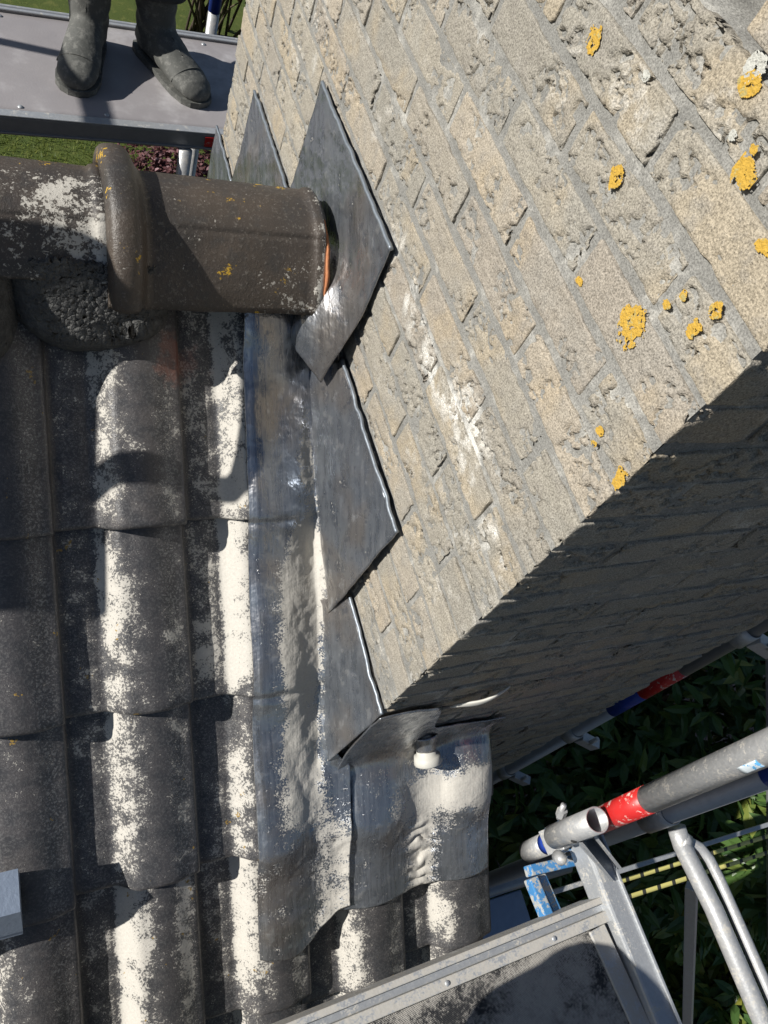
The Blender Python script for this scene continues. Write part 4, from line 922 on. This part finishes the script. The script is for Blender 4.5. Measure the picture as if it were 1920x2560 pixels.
# ================================================================== plants
def leaf_cloud(name, C, D, L, Wd, mat, parent=None, seed=0, droop=.25, kind=None, loc=None):
    """C centres, D unit directions, L lengths: folded pointed leaves of six triangles"""
    rng = np.random.default_rng(seed); n = len(C); up_ = np.array([0, 0, 1.]) + .55 * rng.normal(size=(n, 3)); S = np.cross(D, up_); S /= (np.linalg.norm(S, axis=1, keepdims=True) + 1e-9); Nn = np.cross(S, D)
    L = L[:, None]; Wv = L * Wd
    p0 = C; pm = C + D * L * .5 - Nn * L * .04; pt = C + D * L - Nn * L * droop; a1 = C + D * L * .32 + S * Wv + Nn * Wv * .30; a2 = C + D * L * .70 + S * Wv * .85 + Nn * Wv * .22 - Nn * L * droop * .5
    b1 = C + D * L * .32 - S * Wv + Nn * Wv * .30; b2 = C + D * L * .70 - S * Wv * .85 + Nn * Wv * .22 - Nn * L * droop * .5
    V = np.stack([p0, a1, a2, pt, b2, b1, pm], 1).reshape(-1, 3); o = np.arange(n)[:, None] * 7
    F = np.concatenate([o + np.array([[0, 1, 6]]), o + np.array([[1, 2, 6]]), o + np.array([[2, 3, 6]]), o + np.array([[3, 4, 6]]), o + np.array([[4, 5, 6]]), o + np.array([[5, 0, 6]])])
    r = np.repeat(np.clip(rng.normal(.45, .25, n), 0, 1), 7); return mk(name, V, F, mat, parent, False, {'rnd': r}, loc)
def shrub(name, lab, cat, c, rad, nwh, per, ln, wd, mat, seed, group=None, shell=.55, twig='bark'):
    rng = np.random.default_rng(seed); root = thing(name, lab, cat, (c[0], c[1], GZ), group); c = np.array(c, float); rad = np.array(rad, float)
    d = rng.normal(size=(nwh, 3)); d /= np.linalg.norm(d, axis=1, keepdims=True); d[:, 2] = np.abs(d[:, 2]) * 1.0 - .25 * (rng.random(nwh) < .3)
    r = shell + (1 - shell) * rng.random(nwh) ** .6; lump = .75 + .5 * fbm(d * 2.2 + seed, 3, seed); W = c + d * rad * (r * lump)[:, None]
    C = np.repeat(W, per, 0); ax = d + np.array([0, 0, .5]); ax /= np.linalg.norm(ax, axis=1, keepdims=True); ax = np.repeat(ax, per, 0)
    rd = rng.normal(size=C.shape); rd -= ax * np.sum(rd * ax, 1, keepdims=True); rd /= np.linalg.norm(rd, axis=1, keepdims=True); D = rd + ax * rng.uniform(.1, .8, (len(C), 1)); D /= np.linalg.norm(D, axis=1, keepdims=True)
    C = C + rng.normal(size=C.shape) * ln * .18
    leaf_cloud('crown', C, D, ln * rng.uniform(.65, 1.15, len(C)), wd, mat, root, seed)
    st = []
    for i in range(min(26, nwh)):
        b = np.array([c[0] + rng.normal() * .12 * rad[0], c[1] + rng.normal() * .12 * rad[1], GZ]); e = W[i]; m = b * .45 + e * .55 + np.array([0, 0, .15]); st.append(tubeVF([b, m, e], [.022, .014, .005], 6))
    V, F = join_vf(st); mk('trunk', V, F, twig, root); return root
LS = [(2.35, .50, -4.0, .85, .8, 1.25, 'nearest the roof edge'), (3.25, .45, -3.75, .95, .9, 1.35, 'in the shade right of the chimney'), (4.3, .95, -3.7, 1.0, .95, 1.45, 'below the right edge of the picture, in shade'),
      (2.35, -.75, -4.8, .6, .55, 1.15, 'under the bent guard rail'), (2.85, -.18, -3.35, .60, .42, 1.25, 'beside the barrier tape, half in sun'), (3.05, -1.0, -4.6, .55, .45, 1.2, 'at the lower right corner, sunlit'), (5.2, 1.9, -3.6, 1.0, 1.0, 1.4, 'behind the shaded post, glimpsed at the right edge'), (1.95, -.65, -5.0, .6, .6, .9, 'deep below the near platform')]
for i, (x, y, z, a, b, c_, w_) in enumerate(LS):
    shrub('laurel_shrub', 'dark evergreen laurel shrub ' + w_, 'shrub', (x, y, z), (a, b, c_), 420, 8, .135, .17, 'laurel', 100 + i, 'laurel shrubs below the scaffold')
shrub('sunlit_shrub', 'shrub at the lower right with sunlight put into its yellow-green leaf colour', 'shrub', (2.95, -.62, -4.5), (.45, .34, 1.05), 420, 8, .12, .2, 'sunlit_leaf', 131)
shrub('blossom_shrub', 'plum-leaved shrub with pink blossom at the edge of the lawn', 'shrub', (1.85, 6.95, -5.45), (.95, .6, .8), 900, 7, .065, .26, 'plum_leaf', 140, None, .25)
shrub('blossom_shrub', 'small plum-coloured sprig rising above the ridge tile by the lawn', 'shrub', (.78, 6.75, -5.6), (.16, .16, .55), 60, 6, .06, .25, 'plum_leaf', 141, None, .1)
shrub('beech_hedge', 'brown-leaved hedge behind the far platform', 'hedge', (3.0, 12.2, -5.2), (1.3, .7, 1.4), 900, 6, .11, .3, 'brown_leaf', 150, None, .4)
shrub('conifer', 'dark green bush behind the blue scaffold post', 'bush', (4.3, 11.6, -4.8), (1.0, .7, 1.7), 700, 7, .11, .14, 'laurel', 151, None, .4)
# grass
n = 30000; gx = RNG.uniform(-2.2, 4.2, n); gy = RNG.uniform(6.6, 12.0, n); C = np.stack([gx, gy, np.full(n, GZ + .015)], -1); D = RNG.normal(size=(n, 3)) * .45 + np.array([0, 0, 1.]); D /= np.linalg.norm(D, axis=1, keepdims=True)
S = np.cross(D, RNG.normal(size=(n, 3))); S /= np.linalg.norm(S, axis=1, keepdims=True); Lg = RNG.uniform(.04, .085, n)[:, None]
V = np.stack([C - S * .006, C + S * .006, C + D * Lg], 1).reshape(-1, 3); F = np.arange(n * 3).reshape(-1, 3)
tag(mk('grass', V, F, 'grass_blade', None, False, {'rnd': np.repeat(RNG.random(n), 3)}), 'short sunlit lawn grass beyond the ridge', 'grass', None, 'stuff')
